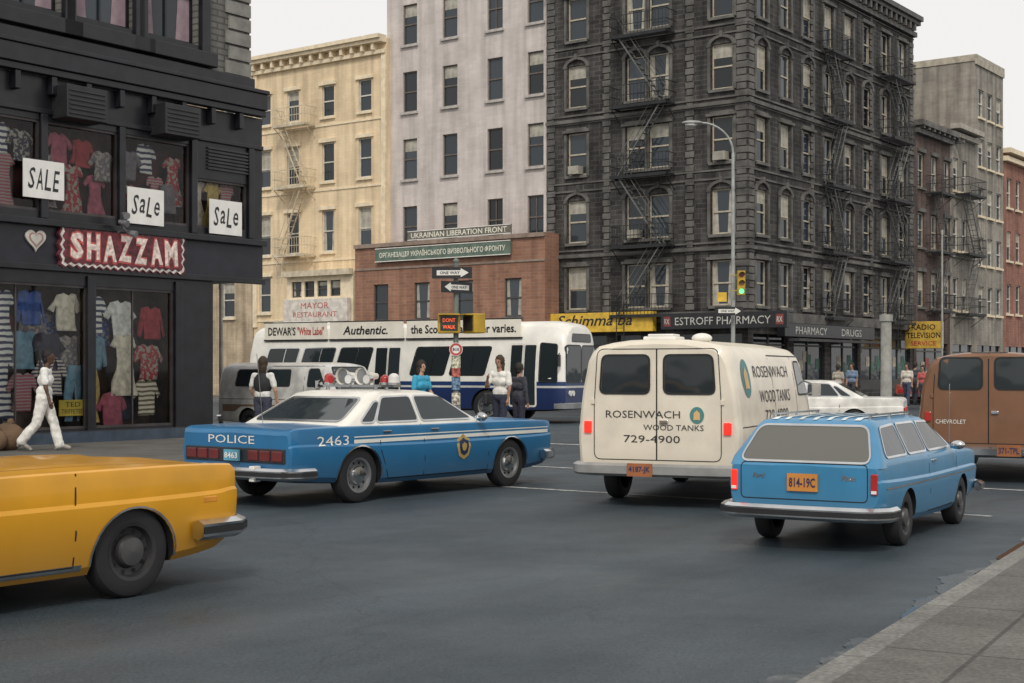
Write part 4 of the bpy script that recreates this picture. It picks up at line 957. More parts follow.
WGL=windowglass('wagon_glass',(.12,.12,.105),.05,.05)
wg,b,av=sedan('station_wagon','small light blue station wagon with pale striped roof by the kerb',WB,WBR,keysP,ghP,(-1.195,1.195),.285,.885,sideP,[],[[(-.68,.95),(.68,.95),(.56,1.19),(-.56,1.19)]],[[(.9,.28),(.92,.85)],[(-.34,.28),(-.34,.86)],[(-.34,.28),(.9,.28)]],style='dark',lip=False)
pane(wg,[(-.72,.87),(.72,.87),(.60,1.195),(-.60,1.195)],'rear',b,.08,CHR,.02,'rear_window',WGL)
PS=mat('pale_roof_strip',(.66,.74,.76),.35)
for y,wd_ in((-.46,.07),(-.30,.05),(-.14,.05),(.02,.05),(.18,.05),(.34,.05),(.48,.07)):
    decal(wg,'roof_strip',poly_bm([(-1.72,y-wd_/2),(.05,y-wd_/2),(.05,y+wd_/2),(-1.72,y+wd_/2)]),'top',b,.008,PS,step=.2)
rk=MB()
for y in(-.55,.55):
    rk.box(-1.6,-.1,y-.012,y+.012,1.30,1.318)
    for x in(-1.55,-.85,-.15): rk.box(x-.02,x+.02,y-.015,y+.015,1.235,1.30)
rk.obj('roof_rack',[CHR],wg)
bar_wrap(wg,'bumper',-2.16,.86,.31,.45,-1,CHR,wrap=.3,strip=RUB,bulge=.05); bar_wrap(wg,'bumper',2.1,.84,.33,.45,1,CHR,wrap=.3)
for s in(-1,1):
    tl=box_on(wg,'tail_light',-2.165,-2.08,s*.78-.035,s*.78+.035,.57,.77,REDON if s==1 else REDL)
    box_on(tl,'reversing_lens',-2.17,-2.165,s*.78-.028,s*.78+.028,.58,.61,WHT,.003)
    mm=MB(); mm.sph((.62,s*.95,.93),(.05,.09,.05)); mm.bar((.64,s*.86,.9),(.62,s*.93,.92),.03); mm.obj('wing_mirror',[CHR],wg,40)
    box_on(wg,'headlight',2.08,2.13,s*.6-.1,s*.6+.1,.55,.72,WHT)
    box_on(wg,'door_handle',-.22,-.08,s*.87-.012,s*.87+.012,.79,.815,CHR,.004)
decal(wg,'panel_seam',ring_bm(rpoly([(-.70,.50),(.70,.50),(.70,.845),(-.70,.845)],.05),.01),'rear',b,.003,SEAM)
plate(wg,-2.155,0,.665,.34,.17,True,'814-19C',ORP,NAVY)
decal(wg,'badge',text_bm('Ford',.14,.05,.03,shear=.3),'rear',b,.006,CHR,at=(-.5,.72),step=None); decal(wg,'badge',text_bm('Pinto',.16,.05,.03,shear=.3),'rear',b,.006,CHR,at=(.5,.72),step=None)
decal(wg,'side_trim',line_bm([(-2.0,.62),(2.0,.6)],.016),'R',b,.006,CHR,avoid=av)
MB().bar((1.0,-.75,.88),(.9,-.78,1.6),.008).obj('aerial',[CHR],wg)
place(wg,(-1.195,-.85),gp(907,545.5),Vector((.505,.863,0)),(.89,.82,.91))

# ---- vans
def vsec(w,zb,zw,H):
    return [(0,zb),(w-.15,zb),(w-.05,zb+.03),(w-.015,zb+.15),(w,.78),(w,.93),(w-.012,.97),(w-.02,zw*.75+.35*(H-.35)/1.62),(w-.05,1.35 if H>1.6 else H*.8),(w-.12,H-.22),(w-.17,H-.12),(w-.25,H-.05),(w-.42,H-.01),(w*.35,H+.02),(0,H+.03)]
def van(name,label,paint,rearm,H=1.93):
    e=thing(name,label,'van')
    keys=[(-2.42,vsec(.93,.42,1,H-.06)),(-2.39,vsec(.965,.39,1,H-.02)),(-2.3,vsec(.99,.35,1,H)),(-1.3,vsec(1.0,.33,1,H)),(.9,vsec(1.0,.33,1,H)),(1.35,vsec(1.0,.33,1,H-.03)),(1.6,vsec(.99,.34,1,H-.35)),(1.85,vsec(.98,.36,1,H-.75))]
    def low(w,zb,T): return [(0,zb),(w-.15,zb),(w-.05,zb+.03),(w-.015,zb+.12),(w,.7),(w,.78),(w-.01,.82),(w-.02,.88),(w-.04,.93),(w-.08,T-.08),(w-.12,T-.04),(w-.2,T-.01),(w-.35,T),(w*.35,T+.02),(0,T+.03)]
    keys+=[(2.15,low(.96,.4,1.08)),(2.32,low(.93,.45,1.03)),(2.38,low(.88,.5,.98))]
    L=loft(keys,.1); b=bvh_of([L]); ax=(-1.25,1.55); r=.34
    cut_body(L,'body',[paint,DARKM],e,ax,r,1.0)
    for a_ in ax:
        for s in(-1,1): wheel(e,a_,s*.86,r,'dark',.2)
    for u0,u1 in((-.68,-.1),(.1,.68)):
        pane(e,[(u0+.0,1.34),(u1,1.34),(u1-(.03 if u0>0 else 0),1.76),(u0+(.03 if u0<0 else 0),1.76)],'rear',b,.06,RUB,.025)
    av=[(a_,r,r+.07) for a_ in ax]
    decal(e,'panel_seam',line_bm([(0,.55),(0,1.84)],.016),'rear',b,.004,SEAM)
    decal(e,'panel_seam',ring_bm(rpoly([(-.76,.56),(.76,.56),(.76,1.2),(.72,1.84),(-.72,1.84),(-.76,1.2)],.08),.010),'rear',b,.004,SEAM)
    for s,f in((1,'R'),(-1,'L')):
        for sm_ in([(.75,.45),(.75,1.78)],[(1.6,.75),(1.55,1.3)],[(-.55,.45),(-.55,1.75)],[(-.55,.45),(.75,.45)],[(-.55,1.78),(1.3,1.78)]):
            decal(e,'panel_seam',line_bm([(x*s,z) for x,z in sm_],.014),f,b,.004,SEAM,avoid=av)
        P=[(.88,1.28),(1.5,1.28),(1.2,1.70),(.88,1.70)]
        pane(e,P if s==1 else [(-x,z) for x,z in P][::-1],f,b,.05,RUB,.02)
        decal(e,'side_crease',line_bm([(-2.3*s,.94),(1.9*s,.94)],.012),f,b,.003,SEAM)
    pane(e,[(-.76,1.2),(.76,1.2),(.62,1.74),(-.62,1.74)],'front',b,.06,RUB,.025)
    bar_wrap(e,'bumper',-2.43,.94,.37,.52,-1,rearm,wrap=.22,bulge=.03,t=.1)
    bar_wrap(e,'bumper',2.38,.93,.4,.54,1,rearm,wrap=.3,bulge=.05,t=.1)
    for s in(-1,1):
        box_on(e,'tail_light',-2.45,-2.38,s*.84-.045,s*.84+.045,.86,1.0,REDL); box_on(e,'hinge',-2.44,-2.4,s*.78-.02,s*.78+.02,1.2,1.26,paint,.004); box_on(e,'headlight',2.34,2.41,s*.65-.12,s*.65+.12,.72,.9,WHT)
        mm=MB(); mm.box(1.32,1.36,s*1.12-.06,s*1.12+.06,1.24,1.42); mm.bar((1.34,s*.94,1.25),(1.34,s*1.08,1.3),.025); mm.bar((1.34,s*.94,1.45),(1.34,s*1.08,1.4),.025); mm.obj('wing_mirror',[CHR],e)
    box_on(e,'door_handle',-2.455,-2.41,-.14,-.04,.98,1.02,CHR,.005)
    return e,b,av
VW=mat('van_cream_white_paint',(.76,.69,.57),.4,coat=.2,var=.10,dirt=.5)
wv,b,av=van('delivery_van','cream white delivery van with black company lettering on rear and side',VW,mat('grey_bumper',(.34,.34,.33),.5,.3))
BT=mat('black_lettering',(.03,.03,.035),.5)
for s,cx,cz,w,h in(('ROSENWACH',-.17,1.085,.90,.085),('WOOD TANKS',.20,.935,.72,.065),('729-4900',-.06,.80,.68,.085)): decal(wv,'lettering',text_bm(s,w,h,.0),'rear',b,.006,BT,at=(cx,cz),step=None)
def tank(face,cx,cz,k):
    g1=mat('tank_emblem_green',(.06,.2,.2),.5); g2=mat('tank_emblem_tan',(.6,.38,.16),.5)
    decal(wv,'tank_emblem',poly_bm([(math.cos(i*math.pi/12)*.13*k,math.sin(i*math.pi/12)*.15*k) for i in range(24)]),face,b,.006,g1,at=(cx,cz),step=.2)
    decal(wv,'tank_emblem',poly_bm([(-.06*k,-.08*k),(.06*k,-.08*k),(.055*k,.04*k),(0,.09*k),(-.055*k,.04*k)]),face,b,.010,g2,at=(cx,cz),step=.2)
tank('rear',.48,1.08,.65); tank('R',-1.9,1.5,1.5)
decal(wv,'lettering',text_bm('ROSENWACH',1.9,.14,.0),'R',b,.006,BT,at=(-.55,1.58),step=.2)
decal(wv,'lettering',text_bm('WOOD TANKS',1.7,.15,.0),'R',b,.006,BT,at=(-.5,1.28),step=.2)
decal(wv,'lettering',text_bm('729-4900',1.3,.13,.0),'R',b,.006,BT,at=(-.5,1.05),step=.2)
for o in wv.children:
    if o.name.startswith('tail_light'): o.data.materials[0]=REDON
plate(wv,-2.60,.15,.45,.30,.15,True,'4187-JK',ORB,NAVY)
rv=MB(); rv.box(-2.0,-1.6,-.1,.3,1.94,2.0); rv.box(-1.95,-1.65,-.06,.26,2.0,2.03); rv.obj('roof_vent',[WHT],wv,bevel=.02)
rv=MB(); rv.sph((-2.1,-.45,1.97),(.12,.12,.06)); rv.obj('roof_vent',[WHT],wv,40)
hv=Vector((.39,.921,0)); 
place(wv,(-1.25,.96),gp(611,497),hv)
VB=mat('van_brown_paint',(.20,.095,.048),.33,coat=.3,var=.12,dirt=.4)
bv,b,av=van('passenger_van','brown passenger van with chrome bumper seen from behind',VB,CHR,H=1.83)
decal(bv,'badge',text_bm('CHEVROLET',.42,.06,.0),'rear',b,.006,LIT,at=(-.52,.86),step=None)
plate(bv,-2.60,-.3,.47,.32,.16,True,'371-TPL',ORB,NAVY)
hb=Vector((.45,.893,0)).normalized(); place(bv,(-2.42,.95),Vector(((920-512)/F*20.6,20.6,0)),hb)
GV=mat('van_silver_grey_paint',(.58,.58,.56),.35,coat=.3,dirt=.3)
gv,b,av=van('grey_van','pale grey van waiting beside the bus',GV,CHR,H=1.85)
for x in(-.2,-1.3): pane(gv,[(x-.45,1.28),(x+.45,1.28),(x+.42,1.68),(x-.42,1.68)],'R',b,.06,RUB,.02)
stp=[(-2.2,.62),(1.9,.62),(1.9,.80),(-2.2,.80)]; decal(gv,'painted_stripe',poly_bm(stp),'R',b,.005,mat('woodgrain_panel',(.22,.15,.10),.5),avoid=av)
place(gv,(0,0),Vector(((308-512)/F*35,35,0)),Vector((.85,-.5,0)).normalized(),(.85,1,.95))
WS=mat('car_white_paint',(.80,.78,.73),.3,coat=.3,dirt=.3)
ws,b,av=sedan('white_car','white sedan crossing the junction',WS,WS,keysF,ghF,AX,.33,.98,sideF,rearF,frontF,seamF[:3])
bar_wrap(ws,'bumper',-2.62,.93,.36,.50,-1,CHR,wrap=.3)
for s in(-1,1): box_on(ws,'tail_light',-2.66,-2.6,s*.6-.2,s*.6+.2,.56,.7,REDL)
place(ws,(-2.62,.9),Vector(((903-512)/F*34,34,0)),Vector((-.95,.31,0)).normalized())
pm=mat('paint_dull_red',(.4,.08,.06),.3,coat=.4,dirt=.3)
q,b,av=sedan('parked_car','dull red sedan parked along the kerb',pm,pm,keysF,ghF,AX,.33,.98,sideF,rearF,frontF,[],group='cars along the avenue')
bar_wrap(q,'bumper',-2.62,.93,.36,.50,-1,CHR,wrap=.3)
for s in(-1,1): box_on(q,'tail_light',-2.66,-2.6,s*.6-.2,s*.6+.2,.56,.7,REDL)
place(q,(-2.6,0),Vector(((915-512)/F*66,66,0)),A)

# ---- bus
BUSM=bandmat('bus_livery',[(0,(.02,.02,.03)),(.42,(.018,.035,.12)),(1.05,(.6,.6,.58)),(1.12,(.02,.045,.14)),(1.24,(.86,.84,.78))])
bs=thing('city_bus','white and blue rounded city bus with advertising boards along roof','bus')
def bsec(w,zb,H): return [(0,zb),(w-.15,zb),(w-.04,zb+.04),(w-.01,zb+.2),(w,1.0),(w,1.35),(w-.03,1.6),(w-.09,2.1),(w-.16,H-.62),(w-.24,H-.35),(w-.36,H-.17),(w-.55,H-.06),(w*.4,H),(0,H+.02)]
L=loft([(-5.9,bsec(1.1,.45,2.9)),(-5.8,bsec(1.2,.4,3.0)),(-5.5,bsec(1.28,.36,3.08)),(4.9,bsec(1.28,.36,3.08)),(5.35,bsec(1.27,.38,3.04)),(5.62,bsec(1.24,.4,2.98)),(5.75,bsec(1.19,.45,2.90)),(5.78,bsec(1.14,.5,2.82))],.2)
b=bvh_of([L]); axb=(-2.4,3.2); cut_body(L,'body',[BUSM,DARKM],bs,axb,.5,1.28)
for a_ in axb:
    for s in(-1,1): wheel(bs,a_,s*1.12,.5,'dish',.27)
for f in('R','L'):
    s=1 if f=='R' else -1
    for i in range(6):
        x=-5.2+i*1.42; P=[(x,1.45),(x+1.2,1.45),(x+1.42,2.3),(x+.22,2.3)]
        if f=='R' and i==3: P=None
        if P:
            w_=pane(bs,P if s==1 else [(-q[0],q[1]) for q in P][::-1],f,b,.07,CHR,.03)
            ln=[(x+.72,1.47),(x+.88,2.28)]; decal(w_,'mullion',line_bm(ln if s==1 else [(-p_[0],p_[1]) for p_ in ln],.03),f,b,.013,CHR,step=.3)
    P=[(4.98,1.25),(5.55,1.25),(5.5,2.35),(4.98,2.4)]; pane(bs,P if s==1 else [(-q[0],q[1]) for q in P][::-1],f,b,.06,BLACK,.03)
for x0,x1 in((4.0,4.38),(4.46,4.84)): pane(bs,[(x0,.55),(x1,.55),(x1,2.35),(x0,2.35)],'R',b,.04,WHT,.06,'door')
for x0,x1 in((-.82,-.4),(-.34,.08)): pane(bs,[(x0,.55),(x1,.55),(x1,2.3),(x0,2.3)],'R',b,.04,WHT,.05,'door')
for u0,u1 in((-1.1,-.04),(.04,1.1)): pane(bs,[(u0,1.25),(u1,1.25),(u1*.94 if abs(u1)>.5 else u1,2.32),(u0*.94 if abs(u0)>.5 else u0,2.32)],'front',b,.12,BLACK,.04,'windscreen')
pane(bs,[(-.7,2.46),(.7,2.46),(.65,2.68),(-.65,2.68)],'front',b,.05,BLACK,.02,'destination_sign')
bar_wrap(bs,'bumper',5.76,1.15,.42,.62,1,GREYM,wrap=.3)
for s in(-1,1):
    for k in(0,1):
        hl=MB(); hl.cyl((5.7,s*(.62+.2*k),.9),(5.82,s*(.62+.2*k),.9),.085,None,0,16); hl.obj('headlight',[CL],bs)
bd=mat('bus_ad_white',(.86,.82,.72),.5,var=.08)
for x0,x1 in((-5.2,-2.75),(-2.6,.15),(.3,4.3)):
    o=MB().box(x0,x1,-1.16,-1.1,2.60,3.14,0).box(x0-.04,x1+.04,-1.165,-1.09,2.56,2.60,1).box(x0-.04,x1+.04,-1.165,-1.09,3.14,3.17,1).obj('advert_board',[bd,BLACK],bs)
    for x in(x0+.1,x1-.1): MB().bar((x,-1.09,2.7),(x,-.85,2.85),.03).obj('bracket',[GREYM],o)
def bt(s,cx,w,h,m,shear=0): flat_text(bs,s,cx,-1.168,2.87,w,h,m,bold=.02,shear=shear)
bt("DEWAR'S",-4.5,1.1,.28,BLACK); bt('"White Label"',-3.35,1.05,.27,REDT); bt('Authentic.',-1.25,1.7,.28,BLACK,.2); bt('the Scotch that never varies.',2.3,3.7,.27,BLACK)
ac=MB(); ac.box(-5.2,-3.6,-.8,.8,3.08,3.2); ac.obj('roof_unit',[WHT],bs,bevel=.06)
for s in(-1,1):
    mm=MB(); mm.box(5.65,5.7,s*1.38-.09,s*1.38+.09,1.7,2.05); mm.bar((5.6,s*1.16,2.1),(5.66,s*1.36,2.05),.03); mm.obj('wing_mirror',[BLACK],bs)
place(bs,(5.6,-1.2),Vector(((559-512)/F*42.2,42.2,0)),Vector((.89,-.456,0)))

# ---------------------------------------------------------------- street furniture
p=Vector(((733-512)/F*56,56,.14)); e=thing('street_lamp','tall grey street lamp with curved arm at the corner','street lamp',p); H_=11.2; arm=1.3
m=MB(); m.cyl((0,0,0),(0,0,.5),.19,.15,0,12); m.cyl((0,0,.5),(0,0,H_-1.2),.09,.06,0,12)
pts=[(0,H_-1.2)]+[(-arm*(1-math.cos(t)),H_-1.2+1.2*math.sin(t)) for t in [math.pi/2*k/8 for k in range(1,9)]]
for i in range(len(pts)-1): m.cyl((pts[i][0],0,pts[i][1]),(pts[i+1][0],0,pts[i+1][1]),.04,None,0,8)
m.obj('pole',[mat('grey_pole_paint',(.36,.37,.36),.5,.2)],e,40)
h=MB(); h.sph((-(arm+.3),0,H_),(.42,.16,.09),0); h.sph((-(arm+.35),0,H_-.07),(.24,.12,.08),1); h.obj('lamp_head',[MC['grey_pole_paint'],CL],e,40)
TG=mat('signal_yellow_paint',(.48,.31,.03),.5); LG=mat('signal_lens_dark',(.03,.03,.03),.3)
e=thing('traffic_light','yellow traffic light on the lamp pole showing green','traffic light',Vector(((741-512)/F*55.6,55.6,5.0)))
m=MB(); m.box(-.15,.15,-.12,.12,-.48,.48); m.bar((-.15,0,.3),(-.45,0,.3),.04); m.bar((-.15,0,-.3),(-.45,0,-.3),.04); m.obj('housing',[TG],e,bevel=.02)
for i,(c,col) in enumerate((('red',(.8,.05,.03)),('amber',(.8,.4,.03)),('green',(.15,.75,.30)))):
    z=.32-.32*i; on=i==2; l=MB(); l.cyl((0,-.12,z),(0,-.135,z),.105,None,0,18)
    l.obj('lens',[mat(('lit_' if on else 'unlit_')+c,col if on else [x*.2 for x in col],.3,emit=1.6 if on else 0)],e)
    v=MB()
    for q in range(9):
        t0=math.pi*q/9;t1=math.pi*(q+1)/9; r=.125
        v.add([(r*math.cos(t0),-.12,z+r*math.sin(t0)),(r*math.cos(t1),-.12,z+r*math.sin(t1)),(r*math.cos(t1),-.28,z+r*math.sin(t1)-.02),(r*math.cos(t0),-.28,z+r*math.sin(t0)-.02)],[(0,1,2,3)])
    v.obj('visor',[TG],e)
def oneway(px,D,z,rot,label,w=.9,h=.3,flip=False):
    e=thing('one_way_sign',label,'sign',Vector(((px-512)/F*D,D,z)),rot)
    MB().box(-w/2,w/2,-.012,.012,-h/2,h/2).obj('sign_board',[SGB],e)
    s=-1 if flip else 1
    pts=[(-.38*w,-.22*h),(.22*w,-.22*h),(.22*w,-.40*h),(.42*w,0),(.22*w,.40*h),(.22*w,.22*h),(-.38*w,.22*h)]
    MB().add([(s*x,-.016,y) for x,y in pts],[tuple(range(7))]).obj('arrow',[LIT],e); flat_text(e,'ONE WAY',-.05*w*s,-.019,0,w*.5,h*.26,SGB)
    return e
oneway(729,55.5,3.9,0,'black one-way arrow sign on the lamp pole',1.1,.34)
e=thing('warning_sign','small yellow square sign on the lamp pole','sign',Vector(((722-512)/F*55.5,55.5,4.45))); MB().box(-.18,.18,-.01,.01,-.18,.18).obj('sign_board',[YEL],e)
D=27.6; pz=Vector(((456-512)/F*D,D,.14)); e=thing('signal_pole','grey signal pole plastered with posters at the corner','pole',pz)
m=MB(); m.cyl((0,0,0),(0,0,.35),.14,.1,0,12); m.cyl((0,0,.35),(0,0,3.55),.055,.05,0,12); m.sph((0,0,3.57),.06); m.obj('pole',[mat('green_grey_pole',(.15,.17,.16),.5)],e,40)
for i,(z,c) in enumerate(((.9,(.6,.55,.45)),(1.2,(.15,.25,.38)),(1.45,(.5,.13,.1)),(.65,(.4,.42,.38)),(1.62,(.7,.66,.5)))):
    q=MB().cyl((0,0,z-.12),(0,0,z+.12),.085+.001*i,None,0,14,False); q.obj('poster',[mat('poster_%d'%i,c,.8,var=.8,scale=20)],e)
oneway(452,D-.1,3.48,-.1,'black one-way arrow sign on the corner pole',.78,.22); oneway(457,D-.08,3.2,.75,'second one-way sign turned toward the side street',.78,.22,True)
def walkbox(px,z,rot,label,txt,lc):
    e=thing('pedestrian_signal',label,'traffic light',Vector(((px-512)/F*(D-.05),D-.05,z)),rot)
    MB().box(-.22,.22,-.13,.13,-.19,.19).obj('housing',[TG],e,bevel=.02); MB().box(-.17,.17,-.145,-.13,-.14,.14).obj('lens',[LG],e)
    for i,t in enumerate(txt): flat_text(e,t,0,-.15,.06-.13*i,.24,.07,lc,bold=.0)
    MB().box(-.2,.2,-.3,-.13,.16,.18).obj('visor',[TG],e)
walkbox(449,2.5,.05,'yellow pedestrian signal lit red','DONT WALK'.split(),mat('lit_dont_walk',(.9,.12,.03),.3,emit=1.2)); walkbox(474,2.5,-1.0,'yellow pedestrian signal turned sideways',['WALK'],LG)
e=thing('round_sign','round red and white sign on the corner pole','sign',Vector(((456-512)/F*(D-.1),D-.1,2.0)))
m=MB(); m.lathe([(0,-.01),(.13,-.01),(.13,0)],0,24); m.lathe([(.08,-.014),(.12,-.014)],1,24); m.obj('sign_board',[LIT,REDT],e); flat_text(e,'BUS',0,-.018,0,.12,.05,NAVY)
for px,D_,H_,r in((886,54,3.6,.22),(221,36,3.8,.05),(942,66,8,.05)):
    e=thing('utility_pole','plain pale post standing on the pavement','pole',Vector(((px-512)/F*D_,D_,.1))); m=MB(); m.cyl((0,0,0),(0,0,H_),r,r*.9,0,14); m.cyl((0,0,0),(0,0,.3),r*1.3,r*1.1,0,14); m.cyl((0,0,H_-.25),(0,0,H_),r*1.15,None,0,14); m.obj('post',[mat('pale_post',(.34,.34,.31),.6)],e,40)
e=thing('litter_bin','wire mesh litter basket at the corner','bin',Vector(((395-512)/F*28.5,28.5,.14))); m=MB()
for i in range(20):
    t=i*math.pi/10; m.bar((.22*math.cos(t),.22*math.sin(t),0),(.3*math.cos(t),.3*math.sin(t),.85),.015)
for z,r in((0,.22),(.3,.25),(.6,.28),(.85,.3)):
    for i in range(20):
        t=i*math.pi/10;t2=t+math.pi/10; m.bar((r*math.cos(t),r*math.sin(t),z),(r*math.cos(t2),r*math.sin(t2),z),.02)
m.obj('basket',[GREYM],e)

# ---------------------------------------------------------------- people
SK={'dark':(.085,.04,.025),'light':(.48,.29,.2),'tan':(.36,.2,.135)}
def person(label,loc,face,H,skin,shirt,pants,hair,pose,vox=.013,shoe=(.03,.025,.02),long=False,group=None,extra=None,loose=1.08):
    k=H/1.75; pr=[]
    def V(*a): return Vector(a)
    lean=pose.get('lean',0)
    hz=.92
    def up(p):
        d=p-V(0,0,hz); c,s=math.cos(lean),math.sin(lean); return V(d.x*c+d.z*s,d.y,-d.x*s+d.z*c)+V(0,0,hz)
    feet=[]; q_=loose
    for s,nm in((1,'l'),(-1,'r')):
        f,kn=pose.get(nm+'leg',(0,0)); hp=V(0,s*.095,hz); kneep=hp+V(math.sin(f),0,-math.cos(f))*.43; g=f-kn; an_=kneep+V(math.sin(g),0,-math.cos(g))*.41
        fa=pose.get(nm+'foot',0); toe=an_+V(.17*math.cos(fa),s*.02,-.05+.17*math.sin(fa)); heel=an_+V(-.05,0,-.055)
        feet.append(min(toe.z,heel.z)-.03)
        pr+=[(hp,kneep,.092*q_,.066*q_,2),(kneep,an_+V(0,0,.03),.068*q_,.068*q_,2),(an_,toe,.042,.036,3),(an_,heel,.042,.034,3)]
    pr+=[(V(0,-.065,hz+.02),V(0,.065,hz+.02),.105*q_,.105*q_,2)]
    pr+=[(up(V(0,-.055,1.04)),up(V(0,.055,1.04)),.105*q_,.105*q_,1),(up(V(0,-.08,1.25)),up(V(0,.08,1.25)),.102*q_,.102*q_,1),(up(V(0,-.12,1.38)),up(V(0,.12,1.38)),.08,.08,1),(up(V(0,0,1.42)),up(V(.01,0,1.53)),.053,.05,0)]
    hc=up(V(.025,0,1.64))
    for s,nm in((1,'l'),(-1,'r')):
        ud,fd=pose.get(nm+'arm',((.05,.14,-1),(.15,.05,-1)))
        ud=V(ud[0],s*ud[1],ud[2]).normalized(); fd=V(fd[0],s*fd[1],fd[2]).normalized()
        shp=up(V(0,s*.18,1.41)); el=shp+ud*.29; wr=el+fd*.25
        mid=shp+ud*.21
        if long: pr+=[(shp,el,.060,.052,1),(el,wr,.048,.040,1)]
        else: pr+=[(shp,mid,.062,.062,1),(mid,el,.042,.038,0),(el,wr,.038,.027,0)]
        pc_=wr+fd*.05; pr+=[(wr,pc_,.028,.036,0)]
        side=fd.cross(V(0,1,0)); side=side.normalized() if side.length>.1 else V(1,0,0)
        for q in range(4):
            o=side*((q-1.5)*.022); a_=pc_+fd*.02+o; L_=(.065,.078,.072,.055)[q]; bend=(fd+V(0,-s*.3,0)).normalized()
            pr+=[(a_,a_+fd*L_*.5,.0095,.009,0),(a_+fd*L_*.5,a_+fd*L_*.5+bend*L_*.5,.009,.008,0)]
        pr+=[(wr+fd*.02+side*.02,wr+fd*.06+side*.062,.011,.0095,0)]
    off=-min(feet)
    mb=MB()
    for p,q,r0,r1,m_ in pr:
        mb.cyl(p,q,r0,r1,m_,14,True); mb.sph(p,r0,m_,12,8); mb.sph(q,r1,m_,12,8)
    els=[(hc,(.088,.072,.11)),(hc+V(.03,0,-.06),(.055,.05,.06)),(hc+V(.093,0,-.015),(.022,.014,.026)),(hc+V(-.005,.073,-.01),(.02,.012,.03)),(hc+V(-.005,-.073,-.01),(.02,.012,.03))]
    for c,r in els: mb.sph(c,r,0,14,10)
    me=mb.mesh('person',[RUB]); ob=mk('person',me)
    rm=ob.modifiers.new('r','REMESH'); rm.mode='VOXEL'; rm.voxel_size=vox; sm=ob.modifiers.new('s','SMOOTH'); sm.iterations=3; sm.factor=.5
    tx_=bpy.data.textures.get('fold') or bpy.data.textures.new('fold','CLOUDS'); tx_.noise_scale=.11
    dsp=ob.modifiers.new('d','DISPLACE'); dsp.texture=tx_; dsp.strength=.026; dsp.mid_level=.5
    bpy.context.view_layer.update(); nm_=bpy.data.meshes.new_from_object(ob.evaluated_get(DG())); ob.modifiers.clear(); ob.data=nm_
    tid='%d%d%d'%(int(shirt[0]*99),int(shirt[2]*99),int(pants[0]*99))
    ms_=[mat('skin_'+skin,SK[skin],.55,var=.08),mat('shirt_'+tid,shirt,.85,var=.2,scale=9,bump=.5,bscale=12),mat('trousers_'+tid,pants,.85,var=.2,scale=9,bump=.5,bscale=12),mat('shoe_%02d'%int(sum(shoe)*30),shoe,.5)]
    nm_.materials.clear()
    for x in ms_: nm_.materials.append(x)
    prl=[(p,q,q-p,(q-p).length_squared,r0,r1,m_) for p,q,r0,r1,m_ in pr]
    for po in nm_.polygons:
        c=po.center; best=9;bm_=0; po.use_smooth=True
        for p,q,d,L2,r0,r1,m_ in prl:
            t=max(0,min(1,(c-p).dot(d)/L2)) if L2>0 else 0; ds=(c-p-d*t).length-(r0+(r1-r0)*t)
            if ds<best: best=ds;bm_=m_
        if (c-hc).length<.16 and c.z>up(V(0,0,1.51)).z: bm_=0
        po.material_index=bm_
    hm=mat('hair_%02d'%int(sum(hair)*100),hair,.7,bump=.5,bscale=60)
    h=MB(); hk=pose.get('hair',1.08); h.sph(hc+V(-.022,0,.03),(.096*hk,.088*hk,.108*hk),0,18,14)
    if pose.get('longhair'): h.sph(hc+V(-.055,0,-.07),(.062,.092,.15),0,14,10)
    else: h.sph(hc+V(-.05,0,-.045),(.055,.078,.07),0,14,10)
    for i,v in enumerate(h.v): h.v[i]=v+(v-hc)*(.06*math.sin(i*2.3)+.04*math.sin(i*5.1))
    keep=MB(); keep.v=h.v; 
    for f,m_ in zip(h.f,h.m):
        c=sum((h.v[i] for i in f),Vector())/len(f)-hc
        if c.x>.045 and c.z<.055: continue
        keep.f.append(f); keep.m.append(0)
    keep.obj('hair',[hm],ob,60)
    if vox<.016:
        ey=MB()
        for s in(-1,1): ey.sph(hc+V(.083,s*.03,.005),(.008,.012,.007),0,8,6); ey.sph(hc+V(.085,s*.03,.022),(.006,.018,.004),0,8,6)
        ey.sph(hc+V(.083,0,-.058),(.006,.022,.006),1,8,6); ey.obj('face_features',[mat('eye_dark',(.02,.015,.01),.3),mat('lips',(.25,.08,.06),.5)],ob)
    if extra: extra(ob,V,up,hc)
    ob.location=(loc.x,loc.y,loc.z+off*k); ob.scale=(k,k,k); ob.rotation_euler=(0,0,math.atan2(face.y,face.x)); tag(ob,label,'person',group); return ob
def at(px,D,z=.141): return Vector(((px-512)/F*D,D,z))
person('person in white shirt and white trousers striding past the shop',at(44,25.7),Vector((.95,.1,0)),1.84,'dark',(.80,.79,.76),(.82,.80,.75),(.012,.01,.01),
   {'lleg':(.34,.12),'rleg':(-.24,.42),'rfoot':-.4,'lfoot':.05,'larm':((-.3,.2,-1),(.05,.1,-1)),'rarm':((.15,.25,-1),(.3,.1,-1)),'lean':.08,'hair':1.0},.012,(.3,.28,.25),loose=1.22)
def vest(ob,V,up,hc):
    m=MB(); m.sph(up(V(0,0,1.25)),(.145,.20,.24),0,18,12); m.obj('waistcoat',[mat('black_vest',(.02,.02,.024),.8)],ob,60)
person('person in dark waistcoat over white shirt, seen from behind',at(263,26.8),Vector((.3,.95,0)),1.68,'light',(.66,.66,.64),(.04,.045,.07),(.04,.025,.015),{'larm':((.1,.35,-1),(.4,-.1,-.6)),'rarm':((.0,.3,-1),(.35,.0,-.8)),'longhair':1},extra=vest)
person('person in bright blue top with dark hair',at(421,27.5),Vector((.7,-.6,0)),1.62,'light',(.05,.36,.56),(.05,.06,.12),(.03,.02,.015),{'larm':((.1,.2,-1),(.7,-.1,-.5)),'longhair':1})
